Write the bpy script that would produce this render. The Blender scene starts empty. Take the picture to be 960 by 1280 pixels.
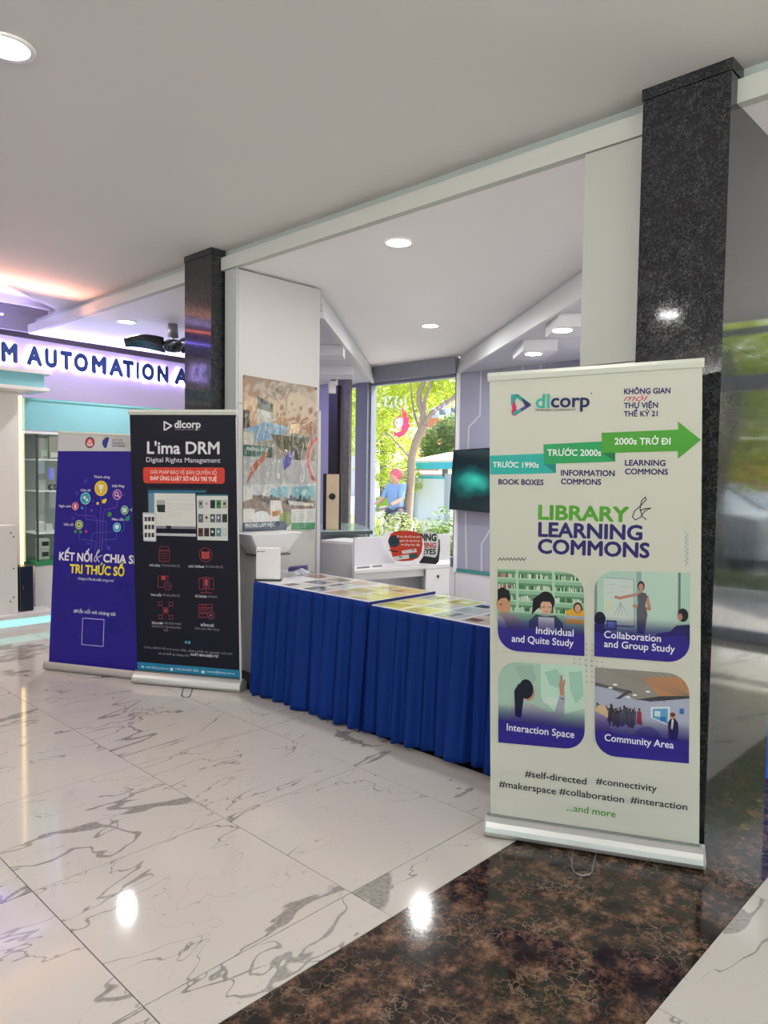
import bpy, bmesh, math, random
from mathutils import Vector, Matrix, noise as mnoise
R = random.Random(7)
SC = bpy.context.scene
COL = SC.collection

# ------------------------------------------------------------------ camera
EYE = Vector((0, 0, 1.49))
F = 919.284
CR = Vector((0.695240331639917, -0.7186511806451971, 0.01346706421171358))
CU = Vector((0.026785185440602426, 0.04462659064430277, 0.9986445920588457))
CF = Vector((0.7182781042897874, 0.6939372795611503, -0.05027541082019336))
cam = bpy.data.cameras.new('camera')
camo = bpy.data.objects.new('camera', cam)
COL.objects.link(camo)
m = Matrix((CR, CU, -CF)).transposed().to_4x4()
m.translation = EYE
camo.matrix_world = m
cam.sensor_fit = 'VERTICAL'
cam.sensor_height = 32.0
cam.lens = 32.0 * F / 1280.0
cam.clip_end = 300
SC.camera = camo

# ------------------------------------------------------------------ world, sun, exposure
w = bpy.data.worlds.new('sky')
SC.world = w
w.use_nodes = True
nt = w.node_tree
sky = nt.nodes.new('ShaderNodeTexSky')
sky.sky_type = 'NISHITA'
sky.sun_disc = False
sky.sun_elevation = math.radians(52)
sky.sun_rotation = math.radians(120)
sky.air_density = 1.3
sky.dust_density = 3.0
bg = nt.nodes['Background']
bg.inputs['Strength'].default_value = 0.62
nt.links.new(sky.outputs[0], bg.inputs[0])
sl = bpy.data.lights.new('sun', 'SUN')
sl.energy = 13
sl.angle = math.radians(1.5)
sl.color = (1.0, 0.95, 0.86)
so = bpy.data.objects.new('sun', sl)
COL.objects.link(so)
so.rotation_euler = Vector((0.62, -0.38, 1.0)).to_track_quat('Z', 'Y').to_euler()
SC.view_settings.view_transform = 'Standard'
SC.view_settings.look = 'None'
SC.view_settings.exposure = -0.1
SC.view_settings.gamma = 1.0
SC.view_settings.use_curve_mapping = False

def area(name, loc, size, power, color=(1, 1, 1), direction=(0, 0, -1), spread=180, shape='DISK', sy=None):
    l = bpy.data.lights.new(name, 'AREA')
    l.shape = shape
    l.size = size
    if sy:
        l.size_y = sy
    l.energy = power
    l.color = color
    l.spread = math.radians(spread)
    o = bpy.data.objects.new(name, l)
    COL.objects.link(o)
    o.location = loc
    o.rotation_euler = Vector(direction).to_track_quat('-Z', 'Y').to_euler()
    return o
# the ceiling lamps of the lobby and of the booths (fixture and its light share a place)
DL_MAIN = [(1.06, 3.06), (-1.15, 3.06), (1.06, 5.4), (-1.15, 5.4), (1.06, 0.7), (-1.15, 0.7), (-3.4, 3.06), (1.06, -1.7), (-1.15, -1.7), (3.3, -1.7), (-3.4, 5.4), (-3.4, 0.7)]
DL_LOW = [(3.438, 3.227), (5.53, 4.746), (3.467, 6.889)]
for x, y in DL_MAIN:
    area('downlight_light', (x, y, 3.083), 0.16, 10, (1.0, 0.98, 0.95))
for x, y in DL_LOW:
    area('downlight_light', (x, y, 2.938), 0.13, 26, (1.0, 0.98, 0.97))

# lamps of the dropped boxes over the neighbouring booth
area('downlight_light', (6.45, 4.0, 2.62), 0.16, 22)
area('downlight_light', (5.75, 3.2, 2.62), 0.16, 22)
# added uplights, unseen behind the camera, that brighten the ceiling
area('uplight', (-5.6, 0, 2.55), 9.0, 700, (1, .98, .95), (.45, 0, 1), shape='RECTANGLE', sy=.12, spread=170)
area('uplight', (0, -5.6, 2.55), 9.0, 700, (1, .98, .95), (0, .45, 1), shape='RECTANGLE', sy=.12, spread=170)

# ------------------------------------------------------------------ pixel -> point on a plane of the place
def ray(u, v):
    return CR * ((u - 480) / F) - CU * ((v - 640) / F) + CF
def PZ(u, v, z=0.0):
    d = ray(u, v); return EYE + d * ((z - EYE.z) / d.z)
def PX(u, v, x):
    d = ray(u, v); return EYE + d * ((x - EYE.x) / d.x)
def PY(u, v, y):
    d = ray(u, v); return EYE + d * ((y - EYE.y) / d.y)

# ------------------------------------------------------------------ materials
def srgb(c):
    if isinstance(c, str):
        c = tuple(int(c[i:i+2], 16) / 255 for i in (0, 2, 4))
    return tuple((x / 12.92 if x <= 0.04045 else ((x + 0.055) / 1.055) ** 2.4) for x in c[:3])
MATS = {}
def mat(name, color, rough=0.5, metal=0.0, emit=None, es=1.0, ior=1.5, alpha=1.0, trans=0.0, grain=0.0, gscale=40, coat=0.0, spec=.5):
    if name in MATS:
        return MATS[name]
    M = bpy.data.materials.new(name)
    M.use_nodes = True
    n = M.node_tree
    b = n.nodes['Principled BSDF']
    col = (*srgb(color), 1)
    b.inputs['Base Color'].default_value = col
    b.inputs['Roughness'].default_value = rough
    b.inputs['Metallic'].default_value = metal
    b.inputs['IOR'].default_value = ior
    b.inputs['Alpha'].default_value = alpha
    b.inputs['Transmission Weight'].default_value = trans
    b.inputs['Coat Weight'].default_value = coat
    b.inputs['Specular IOR Level'].default_value = spec
    if emit:
        b.inputs['Emission Color'].default_value = (*srgb(emit), 1)
        b.inputs['Emission Strength'].default_value = es
    if grain > 0:
        tc = n.nodes.new('ShaderNodeTexCoord')
        nz = n.nodes.new('ShaderNodeTexNoise')
        nz.inputs['Scale'].default_value = gscale
        nz.inputs['Detail'].default_value = 4
        mr = n.nodes.new('ShaderNodeMapRange')
        mr.inputs['To Min'].default_value = 1 - grain
        mr.inputs['To Max'].default_value = 1 + grain
        mx = n.nodes.new('ShaderNodeVectorMath'); mx.operation = 'SCALE'
        rgb = n.nodes.new('ShaderNodeRGB'); rgb.outputs[0].default_value = col
        n.links.new(tc.outputs['Object'], nz.inputs['Vector'])
        n.links.new(nz.outputs['Fac'], mr.inputs['Value'])
        n.links.new(rgb.outputs[0], mx.inputs[0])
        n.links.new(mr.outputs[0], mx.inputs['Scale'])
        n.links.new(mx.outputs[0], b.inputs['Base Color'])
    MATS[name] = M
    return M

def print_mat(name='printed_ink', rough=0.42, es=0.0):
    """reads the printed colour from the mesh's colour attribute"""
    if name in MATS: return MATS[name]
    M = bpy.data.materials.new(name); M.use_nodes = True
    n = M.node_tree; b = n.nodes['Principled BSDF']
    a = n.nodes.new('ShaderNodeAttribute'); a.attribute_name = 'ink'
    dk = n.nodes.new('ShaderNodeVectorMath'); dk.operation = 'SCALE'; dk.inputs['Scale'].default_value = .72
    n.links.new(a.outputs['Color'], dk.inputs[0]); n.links.new(dk.outputs[0], b.inputs['Base Color'])
    n.links.new(a.outputs['Alpha'], b.inputs['Alpha'])
    b.inputs['Roughness'].default_value = rough
    b.inputs['Specular IOR Level'].default_value = .22
    if es:
        n.links.new(a.outputs['Color'], b.inputs['Emission Color'])
        b.inputs['Emission Strength'].default_value = es
    MATS[name] = M
    return M

def vmath(n, op, a=None, b=None, va=None, vb=None):
    x = n.nodes.new('ShaderNodeMath'); x.operation = op
    if a is not None: n.links.new(a, x.inputs[0])
    if va is not None: x.inputs[0].default_value = va
    if b is not None: n.links.new(b, x.inputs[1])
    if vb is not None: x.inputs[1].default_value = vb
    return x.outputs[0]

def marble_mat():
    M = bpy.data.materials.new('white_marble_tile'); M.use_nodes = True
    n = M.node_tree; b = n.nodes['Principled BSDF']
    geo = n.nodes.new('ShaderNodeNewGeometry')
    oi = n.nodes.new('ShaderNodeObjectInfo')
    off = n.nodes.new('ShaderNodeVectorMath'); off.operation = 'MULTIPLY'
    cmb = n.nodes.new('ShaderNodeCombineXYZ')
    n.links.new(oi.outputs['Random'], cmb.inputs[0]); n.links.new(oi.outputs['Random'], cmb.inputs[2])
    n.links.new(cmb.outputs[0], off.inputs[0]); off.inputs[1].default_value = (9.0, 0, 14.0)
    add = n.nodes.new('ShaderNodeVectorMath'); add.operation = 'ADD'
    n.links.new(geo.outputs['Position'], add.inputs[0]); n.links.new(off.outputs[0], add.inputs[1])
    mp = n.nodes.new('ShaderNodeMapping')
    mp.inputs['Rotation'].default_value = (0, 0, math.radians(-38))
    mp.inputs['Scale'].default_value = (0.75, 1.9, 1)
    n.links.new(add.outputs[0], mp.inputs['Vector'])
    def vein(scale, width, seed, detail=5, dist=0.6, soft=0.6):
        m2 = n.nodes.new('ShaderNodeMapping'); m2.inputs['Location'].default_value = (seed, seed * 1.7, seed * .3)
        n.links.new(mp.outputs[0], m2.inputs['Vector'])
        nz = n.nodes.new('ShaderNodeTexNoise'); nz.inputs['Scale'].default_value = scale
        nz.inputs['Detail'].default_value = detail; nz.inputs['Roughness'].default_value = 0.55
        nz.inputs['Distortion'].default_value = dist
        n.links.new(m2.outputs[0], nz.inputs['Vector'])
        d = vmath(n, 'ABSOLUTE', vmath(n, 'SUBTRACT', nz.outputs['Fac'], vb=0.5))
        # width modulated by a slow noise, so veins swell and die out
        nz2 = n.nodes.new('ShaderNodeTexNoise'); nz2.inputs['Scale'].default_value = scale * 1.3
        nz2.inputs['Detail'].default_value = 2
        m3 = n.nodes.new('ShaderNodeMapping'); m3.inputs['Location'].default_value = (seed * 3 + 5, seed, 2)
        n.links.new(mp.outputs[0], m3.inputs['Vector']); n.links.new(m3.outputs[0], nz2.inputs['Vector'])
        mr = n.nodes.new('ShaderNodeMapRange'); mr.inputs['From Min'].default_value = 0.45; mr.inputs['From Max'].default_value = 0.68
        mr.inputs['To Min'].default_value = 0.0; mr.inputs['To Max'].default_value = width
        n.links.new(nz2.outputs['Fac'], mr.inputs['Value'])
        f = n.nodes.new('ShaderNodeMapRange'); f.inputs['To Min'].default_value = 1; f.inputs['To Max'].default_value = 0
        n.links.new(d, f.inputs['Value'])
        n.links.new(vmath(n, 'MULTIPLY', mr.outputs[0], vb=soft), f.inputs['From Min'])
        n.links.new(vmath(n, 'ADD', mr.outputs[0], vb=0.0006), f.inputs['From Max'])
        return f.outputs[0]
    v1 = vmath(n, 'MULTIPLY', vein(0.80, 0.020, 5.3, detail=4, dist=0.7), vb=0.66)
    v2 = vmath(n, 'MULTIPLY', vein(1.5, 0.0075, 8.1, detail=4, dist=0.5), vb=0.62)
    v3 = vmath(n, 'MULTIPLY', vein(3.0, 0.004, 1.2, soft=0.2), vb=0.35)
    v = vmath(n, 'MAXIMUM', vmath(n, 'MAXIMUM', v1, v2), v3)
    fine = n.nodes.new('ShaderNodeTexNoise'); fine.inputs['Scale'].default_value = 60; fine.inputs['Detail'].default_value = 3
    n.links.new(geo.outputs['Position'], fine.inputs['Vector'])
    fr = n.nodes.new('ShaderNodeMapRange'); fr.inputs['From Min'].default_value = .3; fr.inputs['From Max'].default_value = .7; fr.inputs['To Min'].default_value = 0.7; fr.inputs['To Max'].default_value = 1.15
    n.links.new(fine.outputs['Fac'], fr.inputs['Value'])
    v = vmath(n, 'MULTIPLY', v, fr.outputs[0])
    mix = n.nodes.new('ShaderNodeMix'); mix.data_type = 'RGBA'
    mix.inputs['A'].default_value = (*srgb('C1BBB3'), 1); mix.inputs['B'].default_value = (*srgb('5C5853'), 1)
    n.links.new(v, mix.inputs['Factor']); n.links.new(mix.outputs['Result'], b.inputs['Base Color'])
    b.inputs['Roughness'].default_value = 0.07; b.inputs['IOR'].default_value = 1.5; b.inputs['Specular IOR Level'].default_value = .42
    MATS['marble'] = M
    return M
def brown_marble_mat():
    M = bpy.data.materials.new('brown_marble'); M.use_nodes = True
    n = M.node_tree; b = n.nodes['Principled BSDF']
    geo = n.nodes.new('ShaderNodeNewGeometry')
    nz = n.nodes.new('ShaderNodeTexNoise'); nz.inputs['Scale'].default_value = 16; nz.inputs['Detail'].default_value = 6
    n.links.new(geo.outputs['Position'], nz.inputs['Vector'])
    ms = n.nodes.new('ShaderNodeVectorMath'); ms.operation = 'MULTIPLY_ADD'
    ms.inputs[1].default_value = (.16, .16, .16)
    n.links.new(nz.outputs['Color'], ms.inputs[0]); n.links.new(geo.outputs['Position'], ms.inputs[2])
    vo = n.nodes.new('ShaderNodeTexVoronoi'); vo.feature = 'DISTANCE_TO_EDGE'; vo.inputs['Scale'].default_value = 17
    n.links.new(ms.outputs[0], vo.inputs['Vector'])
    n2 = n.nodes.new('ShaderNodeTexNoise'); n2.inputs['Scale'].default_value = 11; n2.inputs['Detail'].default_value = 9; n2.inputs['Roughness'].default_value = .78
    n.links.new(geo.outputs['Position'], n2.inputs['Vector'])
    cr = n.nodes.new('ShaderNodeValToRGB')
    e = cr.color_ramp.elements
    e[0].position = .42; e[0].color = (*srgb('191512'), 1); e[1].position = .68; e[1].color = (*srgb('8A6C55'), 1)
    x = e.new(.50); x.color = (*srgb('32251E'), 1); x = e.new(.57); x.color = (*srgb('5A4233'), 1)
    n.links.new(n2.outputs['Fac'], cr.inputs[0])
    er = n.nodes.new('ShaderNodeMapRange'); er.inputs['From Min'].default_value = 0.0; er.inputs['From Max'].default_value = .055
    er.inputs['To Min'].default_value = .7; er.inputs['To Max'].default_value = 0
    n.links.new(vo.outputs['Distance'], er.inputs['Value'])
    n3 = n.nodes.new('ShaderNodeTexNoise'); n3.inputs['Scale'].default_value = 5; n3.inputs['Detail'].default_value = 3
    n.links.new(geo.outputs['Position'], n3.inputs['Vector'])
    n3r = n.nodes.new('ShaderNodeMapRange'); n3r.inputs['From Min'].default_value = .42; n3r.inputs['From Max'].default_value = .6
    n.links.new(n3.outputs['Fac'], n3r.inputs['Value'])
    mix = n.nodes.new('ShaderNodeMix'); mix.data_type = 'RGBA'; mix.inputs['B'].default_value = (*srgb('84705F'), 1)
    n.links.new(vmath(n, 'MULTIPLY', er.outputs[0], n3r.outputs[0]), mix.inputs['Factor'])
    n.links.new(cr.outputs[0], mix.inputs['A']); n.links.new(mix.outputs['Result'], b.inputs['Base Color'])
    b.inputs['Roughness'].default_value = 0.09; b.inputs['Specular IOR Level'].default_value = .3
    return M
def granite_mat(name, base, fleck, rough):
    M = bpy.data.materials.new(name); M.use_nodes = True
    n = M.node_tree; b = n.nodes['Principled BSDF']
    geo = n.nodes.new('ShaderNodeNewGeometry')
    nz = n.nodes.new('ShaderNodeTexNoise'); nz.inputs['Scale'].default_value = 130; nz.inputs['Detail'].default_value = 5; nz.inputs['Roughness'].default_value = .7
    n.links.new(geo.outputs['Position'], nz.inputs['Vector'])
    n2 = n.nodes.new('ShaderNodeTexNoise'); n2.inputs['Scale'].default_value = 26; n2.inputs['Detail'].default_value = 3
    n.links.new(geo.outputs['Position'], n2.inputs['Vector'])
    s = vmath(n, 'ADD', nz.outputs['Fac'], vmath(n, 'MULTIPLY', n2.outputs['Fac'], vb=.30))
    cr = n.nodes.new('ShaderNodeValToRGB'); e = cr.color_ramp.elements
    e[0].position = .60; e[0].color = (*srgb(base), 1); e[1].position = .92; e[1].color = (*srgb(fleck), 1)
    n.links.new(s, cr.inputs[0]); n.links.new(cr.outputs[0], b.inputs['Base Color'])
    rr = n.nodes.new('ShaderNodeMapRange'); rr.inputs['From Min'].default_value = .45; rr.inputs['From Max'].default_value = .7
    rr.inputs['To Min'].default_value = rough; rr.inputs['To Max'].default_value = rough + .12
    n.links.new(nz.outputs['Fac'], rr.inputs['Value']); n.links.new(rr.outputs[0], b.inputs['Roughness'])
    return M

MARBLE = marble_mat()
BROWN = brown_marble_mat()
GRAN = granite_mat('dark_granite', '15171B', '4E4F51', 0.045)
WHITE = mat('white_laminate', 'DCDBDC', 0.42)
CEIL = mat('ceiling_paint', 'DAD8D5', 0.75, grain=.02, gscale=2)
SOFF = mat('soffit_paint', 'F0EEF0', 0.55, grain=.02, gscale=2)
GREYP = mat('blue_grey_panel', '9A9CAC', 0.45)
FRAME = mat('grey_frame', '7C7F90', 0.4)
DARK = mat('black_plastic', '15171A', 0.35)
ALU = mat('brushed_aluminium', 'C9CBC8', 0.33, metal=0.75, grain=.03, gscale=200)
STEEL = mat('steel', '8A8C8E', 0.3, metal=1.0)
GROUT = mat('dark_grout', '1E1B18', 0.9)
BLUE = mat('royal_blue_cloth', '032569', 0.75, grain=.06, gscale=300, spec=.15)
CLOTH_D = mat('dark_blue_cloth', '20266A', 0.75)
WGRAY = mat('light_grey_laminate', 'B5B8BA', 0.5)
TEAL = mat('teal_acrylic', '7FC6CC', 0.22)
LED = mat('lamp_diffuser', 'FFFFFF', 0.5, emit='FFFDF8', es=9)
INK = print_mat()

# ------------------------------------------------------------------ object helpers
def base_of(vs):
    xs = [v[0] for v in vs]; ys = [v[1] for v in vs]; zs = [v[2] for v in vs]
    return Vector(((min(xs)+max(xs))/2, (min(ys)+max(ys))/2, min(zs)))
def props(o, label=None, cat=None, group=None, kind=None):
    if label: o['label'] = label
    if cat: o['category'] = cat
    if group: o['group'] = group
    if kind: o['kind'] = kind
    return o
def thing(name, loc, label, cat, group=None, rz=0.0):
    o = bpy.data.objects.new(name, None); COL.objects.link(o)
    o.empty_display_size = .1
    o.location = loc
    return props(o, label, cat, group)
ROOTLOC = {}
def wloc(o):
    p = Vector((0, 0, 0))
    while o: p += o.location; o = o.parent
    return p
class MB:
    """collects shapes given in world coordinates"""
    def __init__(s): s.v = []; s.f = []; s.smooth = []
    def add(s, vs, fs, smooth=False):
        k = len(s.v); s.v += [Vector(v) for v in vs]
        for f in fs: s.f.append([i + k for i in f]); s.smooth.append(smooth)
        return s
    def box(s, x0, x1, y0, y1, z0, z1):
        vs = [(x, y, z) for z in (z0, z1) for y in (y0, y1) for x in (x0, x1)]
        return s.add(vs, [(0, 2, 3, 1), (4, 5, 7, 6), (0, 1, 5, 4), (2, 6, 7, 3), (0, 4, 6, 2), (1, 3, 7, 5)])
    def obox(s, p, ex, ey, ez):
        """box from corner p spanned by vectors"""
        p, ex, ey, ez = map(Vector, (p, ex, ey, ez))
        vs = [p + ex*a + ey*b + ez*c for c in (0, 1) for b in (0, 1) for a in (0, 1)]
        return s.add(vs, [(0, 2, 3, 1), (4, 5, 7, 6), (0, 1, 5, 4), (2, 6, 7, 3), (0, 4, 6, 2), (1, 3, 7, 5)])
    def prism(s, poly, d):
        d = Vector(d); n = len(poly); vs = [Vector(p) for p in poly] + [Vector(p) + d for p in poly]
        fs = [list(range(n))[::-1], list(range(n, 2*n))] + [(i, (i+1) % n, (i+1) % n + n, i + n) for i in range(n)]
        return s.add(vs, fs)
    def tube(s, pts, r, seg=8, closed=False, cap=True):
        pts = [Vector(p) for p in pts]; n = len(pts); rings = []
        rr = r if isinstance(r, (list, tuple)) else [r]*n
        up = None
        for i, p in enumerate(pts):
            if closed: t = pts[(i+1) % n] - pts[i-1]
            else: t = pts[min(i+1, n-1)] - pts[max(i-1, 0)]
            t.normalize()
            if up is None: up = t.orthogonal().normalized()
            else:
                up = up - t*up.dot(t)
                if up.length < 1e-5: up = t.orthogonal()
                up.normalize()
            b = t.cross(up)
            rings.append([p + (up*math.cos(a) + b*math.sin(a))*rr[i] for a in (2*math.pi*k/seg for k in range(seg))])
        vs = [v for g in rings for v in g]; fs = []
        for i in range(n if closed else n-1):
            j = (i+1) % n
            for k in range(seg):
                fs.append((i*seg+k, i*seg+(k+1) % seg, j*seg+(k+1) % seg, j*seg+k))
        s.add(vs, fs, True)
        if cap and not closed:
            s.add(rings[0], [list(range(seg))[::-1]]); s.add(rings[-1], [list(range(seg))])
        return s
    def disc(s, c, r, h, seg=28, axis=(0, 0, 1)):
        a = Vector(axis).normalized()
        return s.tube([Vector(c), Vector(c) + a*h], r, seg)
    def lathe(s, c, prof, seg=20, axis=(0, 0, 1)):
        a = Vector(axis).normalized(); u = a.orthogonal().normalized(); w_ = a.cross(u); c = Vector(c)
        vs = [c + a*z + (u*math.cos(2*math.pi*k/seg) + w_*math.sin(2*math.pi*k/seg))*r for r, z in prof for k in range(seg)]
        fs = [(i*seg+k, i*seg+(k+1) % seg, (i+1)*seg+(k+1) % seg, (i+1)*seg+k) for i in range(len(prof)-1) for k in range(seg)]
        return s.add(vs, fs, True)
    def sphere(s, c, r, seg=12, rings=8, sc=(1, 1, 1)):
        c = Vector(c)
        prof = [(math.sin(math.pi*i/rings), -math.cos(math.pi*i/rings)) for i in range(rings+1)]
        vs = [c + Vector((p*math.cos(2*math.pi*k/seg)*sc[0], p*math.sin(2*math.pi*k/seg)*sc[1], z*sc[2]))*r for p, z in prof for k in range(seg)]
        fs = [(i*seg+k, i*seg+(k+1) % seg, (i+1)*seg+(k+1) % seg, (i+1)*seg+k) for i in range(rings) for k in range(seg)]
        return s.add(vs, fs, True)
    def build(s, name, M, parent=None, bevel=0.0, loc=None, **kw):
        me = bpy.data.meshes.new(name)
        o = bpy.data.objects.new(name, me)
        if parent is not None:
            base = wloc(parent); o.parent = parent
        else:
            base = Vector(loc) if loc is not None else base_of(s.v); o.location = base
        me.from_pydata([v - base for v in s.v], [], s.f)
        me.polygons.foreach_set('use_smooth', s.smooth)
        if isinstance(M, (list, tuple)):
            for q in M: me.materials.append(q)
        else: me.materials.append(M)
        bm = bmesh.new(); bm.from_mesh(me)
        bmesh.ops.recalc_face_normals(bm, faces=bm.faces)
        bm.to_mesh(me); bm.free()
        COL.objects.link(o)
        if bevel:
            b = o.modifiers.new('bevel', 'BEVEL'); b.width = bevel; b.segments = 2; b.limit_method = 'ANGLE'
        props(o, kw.get('label'), kw.get('cat'), kw.get('group'), kw.get('kind'))
        return o
def box(name, x0, x1, y0, y1, z0, z1, M, parent=None, bevel=0.0, **kw):
    return MB().box(x0, x1, y0, y1, z0, z1).build(name, M, parent, bevel, **kw)
def struct(o):
    o['kind'] = 'structure'; return o
def copy_tree(o, parent=None):
    c = o.copy(); COL.objects.link(c)
    if parent is not None: c.parent = parent
    for ch in [q for q in bpy.data.objects if q.parent == o]: copy_tree(ch, c)
    return c

# ------------------------------------------------------------------ flat print: lettering and drawings on a plane
_font = {}
def text_mesh(body, off=0.0, shear=0.0, space=1.0):
    key = (body, off, shear, space)
    if key in _font: return _font[key]
    HORN = {'Ơ': 'O', 'Ớ': 'Ó', 'Ở': 'Ỏ', 'ơ': 'o', 'ớ': 'ó', 'ở': 'ỏ', 'ờ': 'ò'}
    plain = ''.join('D' if ch == 'Đ' else HORN.get(ch, ch) for ch in body)
    extra = []
    for i, ch in enumerate(body):
        if ch in HORN or ch == 'Đ':
            pv, _ = text_mesh(plain[:i+1], 0.0, shear, space)
            xm = max(q[0] for q in pv)
            if ch == 'Đ':
                cv_, _ = text_mesh('D', 0.0, shear, space); wd = max(q[0] for q in cv_)-min(q[0] for q in cv_)
                extra.append([(xm-wd-.07, .31), (xm-wd*.5, .31), (xm-wd*.5, .39), (xm-wd-.07, .39)])
            else:
                y0_ = .56 if ch.isupper() else .36
                if not ch.isupper(): extra.append([(xm-.05, y0_), (xm+.03, y0_+.04), (xm+.04, y0_+.10), (xm-.01, y0_+.10), (xm-.03, y0_+.06)]); continue
                extra.append([(xm-.10, y0_-.02), (xm-.01, y0_), (xm+.06, y0_+.07), (xm+.08, y0_+.16), (xm+.0, y0_+.16), (xm-.02, y0_+.09), (xm-.08, y0_+.05)])
    c = bpy.data.curves.new('lettering', 'FONT'); c.body = plain; c.shear = shear; c.resolution_u = 3; c.space_character = space
    o = bpy.data.objects.new('lettering', c); COL.objects.link(o)
    bpy.context.view_layer.update()
    me = bpy.data.meshes.new_from_object(o.evaluated_get(bpy.context.evaluated_depsgraph_get()))
    v0 = [(v.co.x, v.co.y) for v in me.vertices]; f0 = [list(p.vertices) for p in me.polygons]
    for e_ in extra:
        k_ = len(v0); v0 += [(x + shear*y*.5, y) for x, y in e_]; f0.append(list(range(k_, k_+len(e_))))
    sh = [(0, 0)]
    if off > 0: sh += [(off, 0), (-off, 0), (0, off), (0, -off), (off*.7, off*.7), (-off*.7, off*.7), (off*.7, -off*.7), (-off*.7, -off*.7)]
    vs = []; fs = []
    for k, (dx, dy) in enumerate(sh):
        b_ = len(vs); vs += [(x+dx, y+dy, k*4e-6) for x, y in v0]; fs += [[i+b_ for i in f] for f in f0]
    bpy.data.objects.remove(o); bpy.data.curves.remove(c); bpy.data.meshes.remove(me)
    _font[key] = (vs, fs)
    return vs, fs
CAP = 0.682
class Canvas:
    def __init__(s, p0, ex, ey):
        s.p0 = Vector(p0); s.ex = Vector(ex).normalized(); ey = Vector(ey); s.ey = (ey - s.ex*ey.dot(s.ex)).normalized()
        s.n = s.ex.cross(s.ey)
        if s.n.dot(EYE - s.p0) < 0: s.n = -s.n
    def uv(s, px):
        d = ray(*px); t = (s.p0 - EYE).dot(s.n) / d.dot(s.n); q = EYE + d*t - s.p0
        return q.dot(s.ex), q.dot(s.ey)
    def at(s, a, b, h=0.0): return s.p0 + s.ex*a + s.ey*b + s.n*h
    # item makers -> (points, faces, colour)
    def P(s, pts, col, alpha=1.0): return ([s.uv(p) for p in pts], None, col, alpha)
    def Pm(s, pts, col, alpha=1.0): return (list(pts), None, col, alpha)
    def T(s, body, l, r, cap, col, off=0.0, shear=0.0, alpha=1.0, space=1.0):
        a0, b0 = s.uv(l); a1, b1 = s.uv(r); _, bt = s.uv((l[0], l[1]-cap)); ch = abs(bt - b0)
        vs, fs = text_mesh(body, off, shear, space)
        x0 = min(v[0] for v in vs); x1 = max(v[0] for v in vs)
        k = (a1 - a0)/(x1 - x0); q = ch/CAP; b = (b0 + b1)/2
        return ([(a0 + (x-x0)*k, b + y*q, z) for x, y, z in vs], fs, col, alpha)
    def C(s, c, r, col, n=24, alpha=1.0, a0=0.0, a1=360.0):
        a, b = s.uv(c); rr = abs(s.uv((c[0], c[1]-r))[1] - b)
        return ([(a + rr*math.cos(math.radians(a0+(a1-a0)*i/n)), b + rr*math.sin(math.radians(a0+(a1-a0)*i/n))) for i in range(n if a1-a0 == 360 else n+1)], None, col, alpha)
    def L(s, pts, wd, col, closed=False, alpha=1.0, px=True):
        """a drawn line of width wd metres"""
        q = [Vector(s.uv(p)) if px else Vector(p) for p in pts]; vs = []; fs = []
        if closed: q.append(q[0])
        for a, b in zip(q[:-1], q[1:]):
            d = (b - a)
            if d.length < 1e-6: continue
            d.normalize(); nn = Vector((-d.y, d.x))*wd/2; d = d*wd*.3; k = len(vs)
            vs += [a-d-nn, b+d-nn, b+d+nn, a-d+nn]; fs.append([k, k+1, k+2, k+3])
        return ([tuple(v) for v in vs], fs, col, alpha)
    def ring(s, c, r, wd, col, n=20):
        a, b = s.uv(c); rr = abs(s.uv((c[0], c[1]-r))[1] - b)
        return s.L([(a+rr*math.cos(2*math.pi*i/n), b+rr*math.sin(2*math.pi*i/n)) for i in range(n)], wd, col, True, px=False)
    def RR(s, corners, rad, col, rounds=(1, 1, 1, 1), n=6):
        """rectangle given by its pixel corners tl, tr, br, bl; corners rounded by rad metres"""
        q = [Vector(s.uv(p)) for p in corners]; out = []
        for i in range(4):
            p = q[i]; a = q[i-1]; b = q[(i+1) % 4]
            if not rounds[i]: out.append(tuple(p)); continue
            da = (a-p).normalized()*rad; db = (b-p).normalized()*rad
            c0 = p+da; c1 = p+db
            for k in range(n+1):
                t = k/n; w0 = (1-t)**2; w1 = 2*t*(1-t)*.55; w2 = t*t; sm = w0+w1+w2
                out.append(tuple((c0*w0 + p*w1 + c1*w2)/sm))
        return (out, None, col, 1.0)
    def art(s, name, items, parent=None, h0=0.0012, step=0.00022, M=None, **kw):
        vs = []; fs = []; cols = []; step = min(step, .003/max(1, len(items)))
        for k, (pts, f, col, al) in enumerate(items):
            base = len(vs); h = h0 + step*k
            vs += [s.at(q[0], q[1], h + (q[2] if len(q) > 2 else 0)) for q in pts]
            f = f if f is not None else [list(range(len(pts)))]
            for q in f: fs.append([i+base for i in q])
            if callable(col): cl = [col(a, b) for a, b in pts]
            else:
                c = (*srgb(col), al); cl = [c]*len(pts)
            cols += cl
        me = bpy.data.meshes.new(name); o = bpy.data.objects.new(name, me)
        if parent is not None: base = wloc(parent); o.parent = parent
        else: base = base_of(vs); o.location = base
        me.from_pydata([v-base for v in vs], [], fs)
        at = me.color_attributes.new('ink', 'FLOAT_COLOR', 'POINT')
        for i, c in enumerate(cols): at.data[i].color = c
        me.materials.append(M or INK); COL.objects.link(o)
        props(o, kw.get('label'), kw.get('cat'), kw.get('group'), kw.get('kind'))
        return o
    def each(s, name, items, parent):
        for it_ in items: s.art(name, [it_], parent)

# ================================================================== THE SETTING
TS = 0.797
GX, GY = 0.970, 1.845
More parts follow.
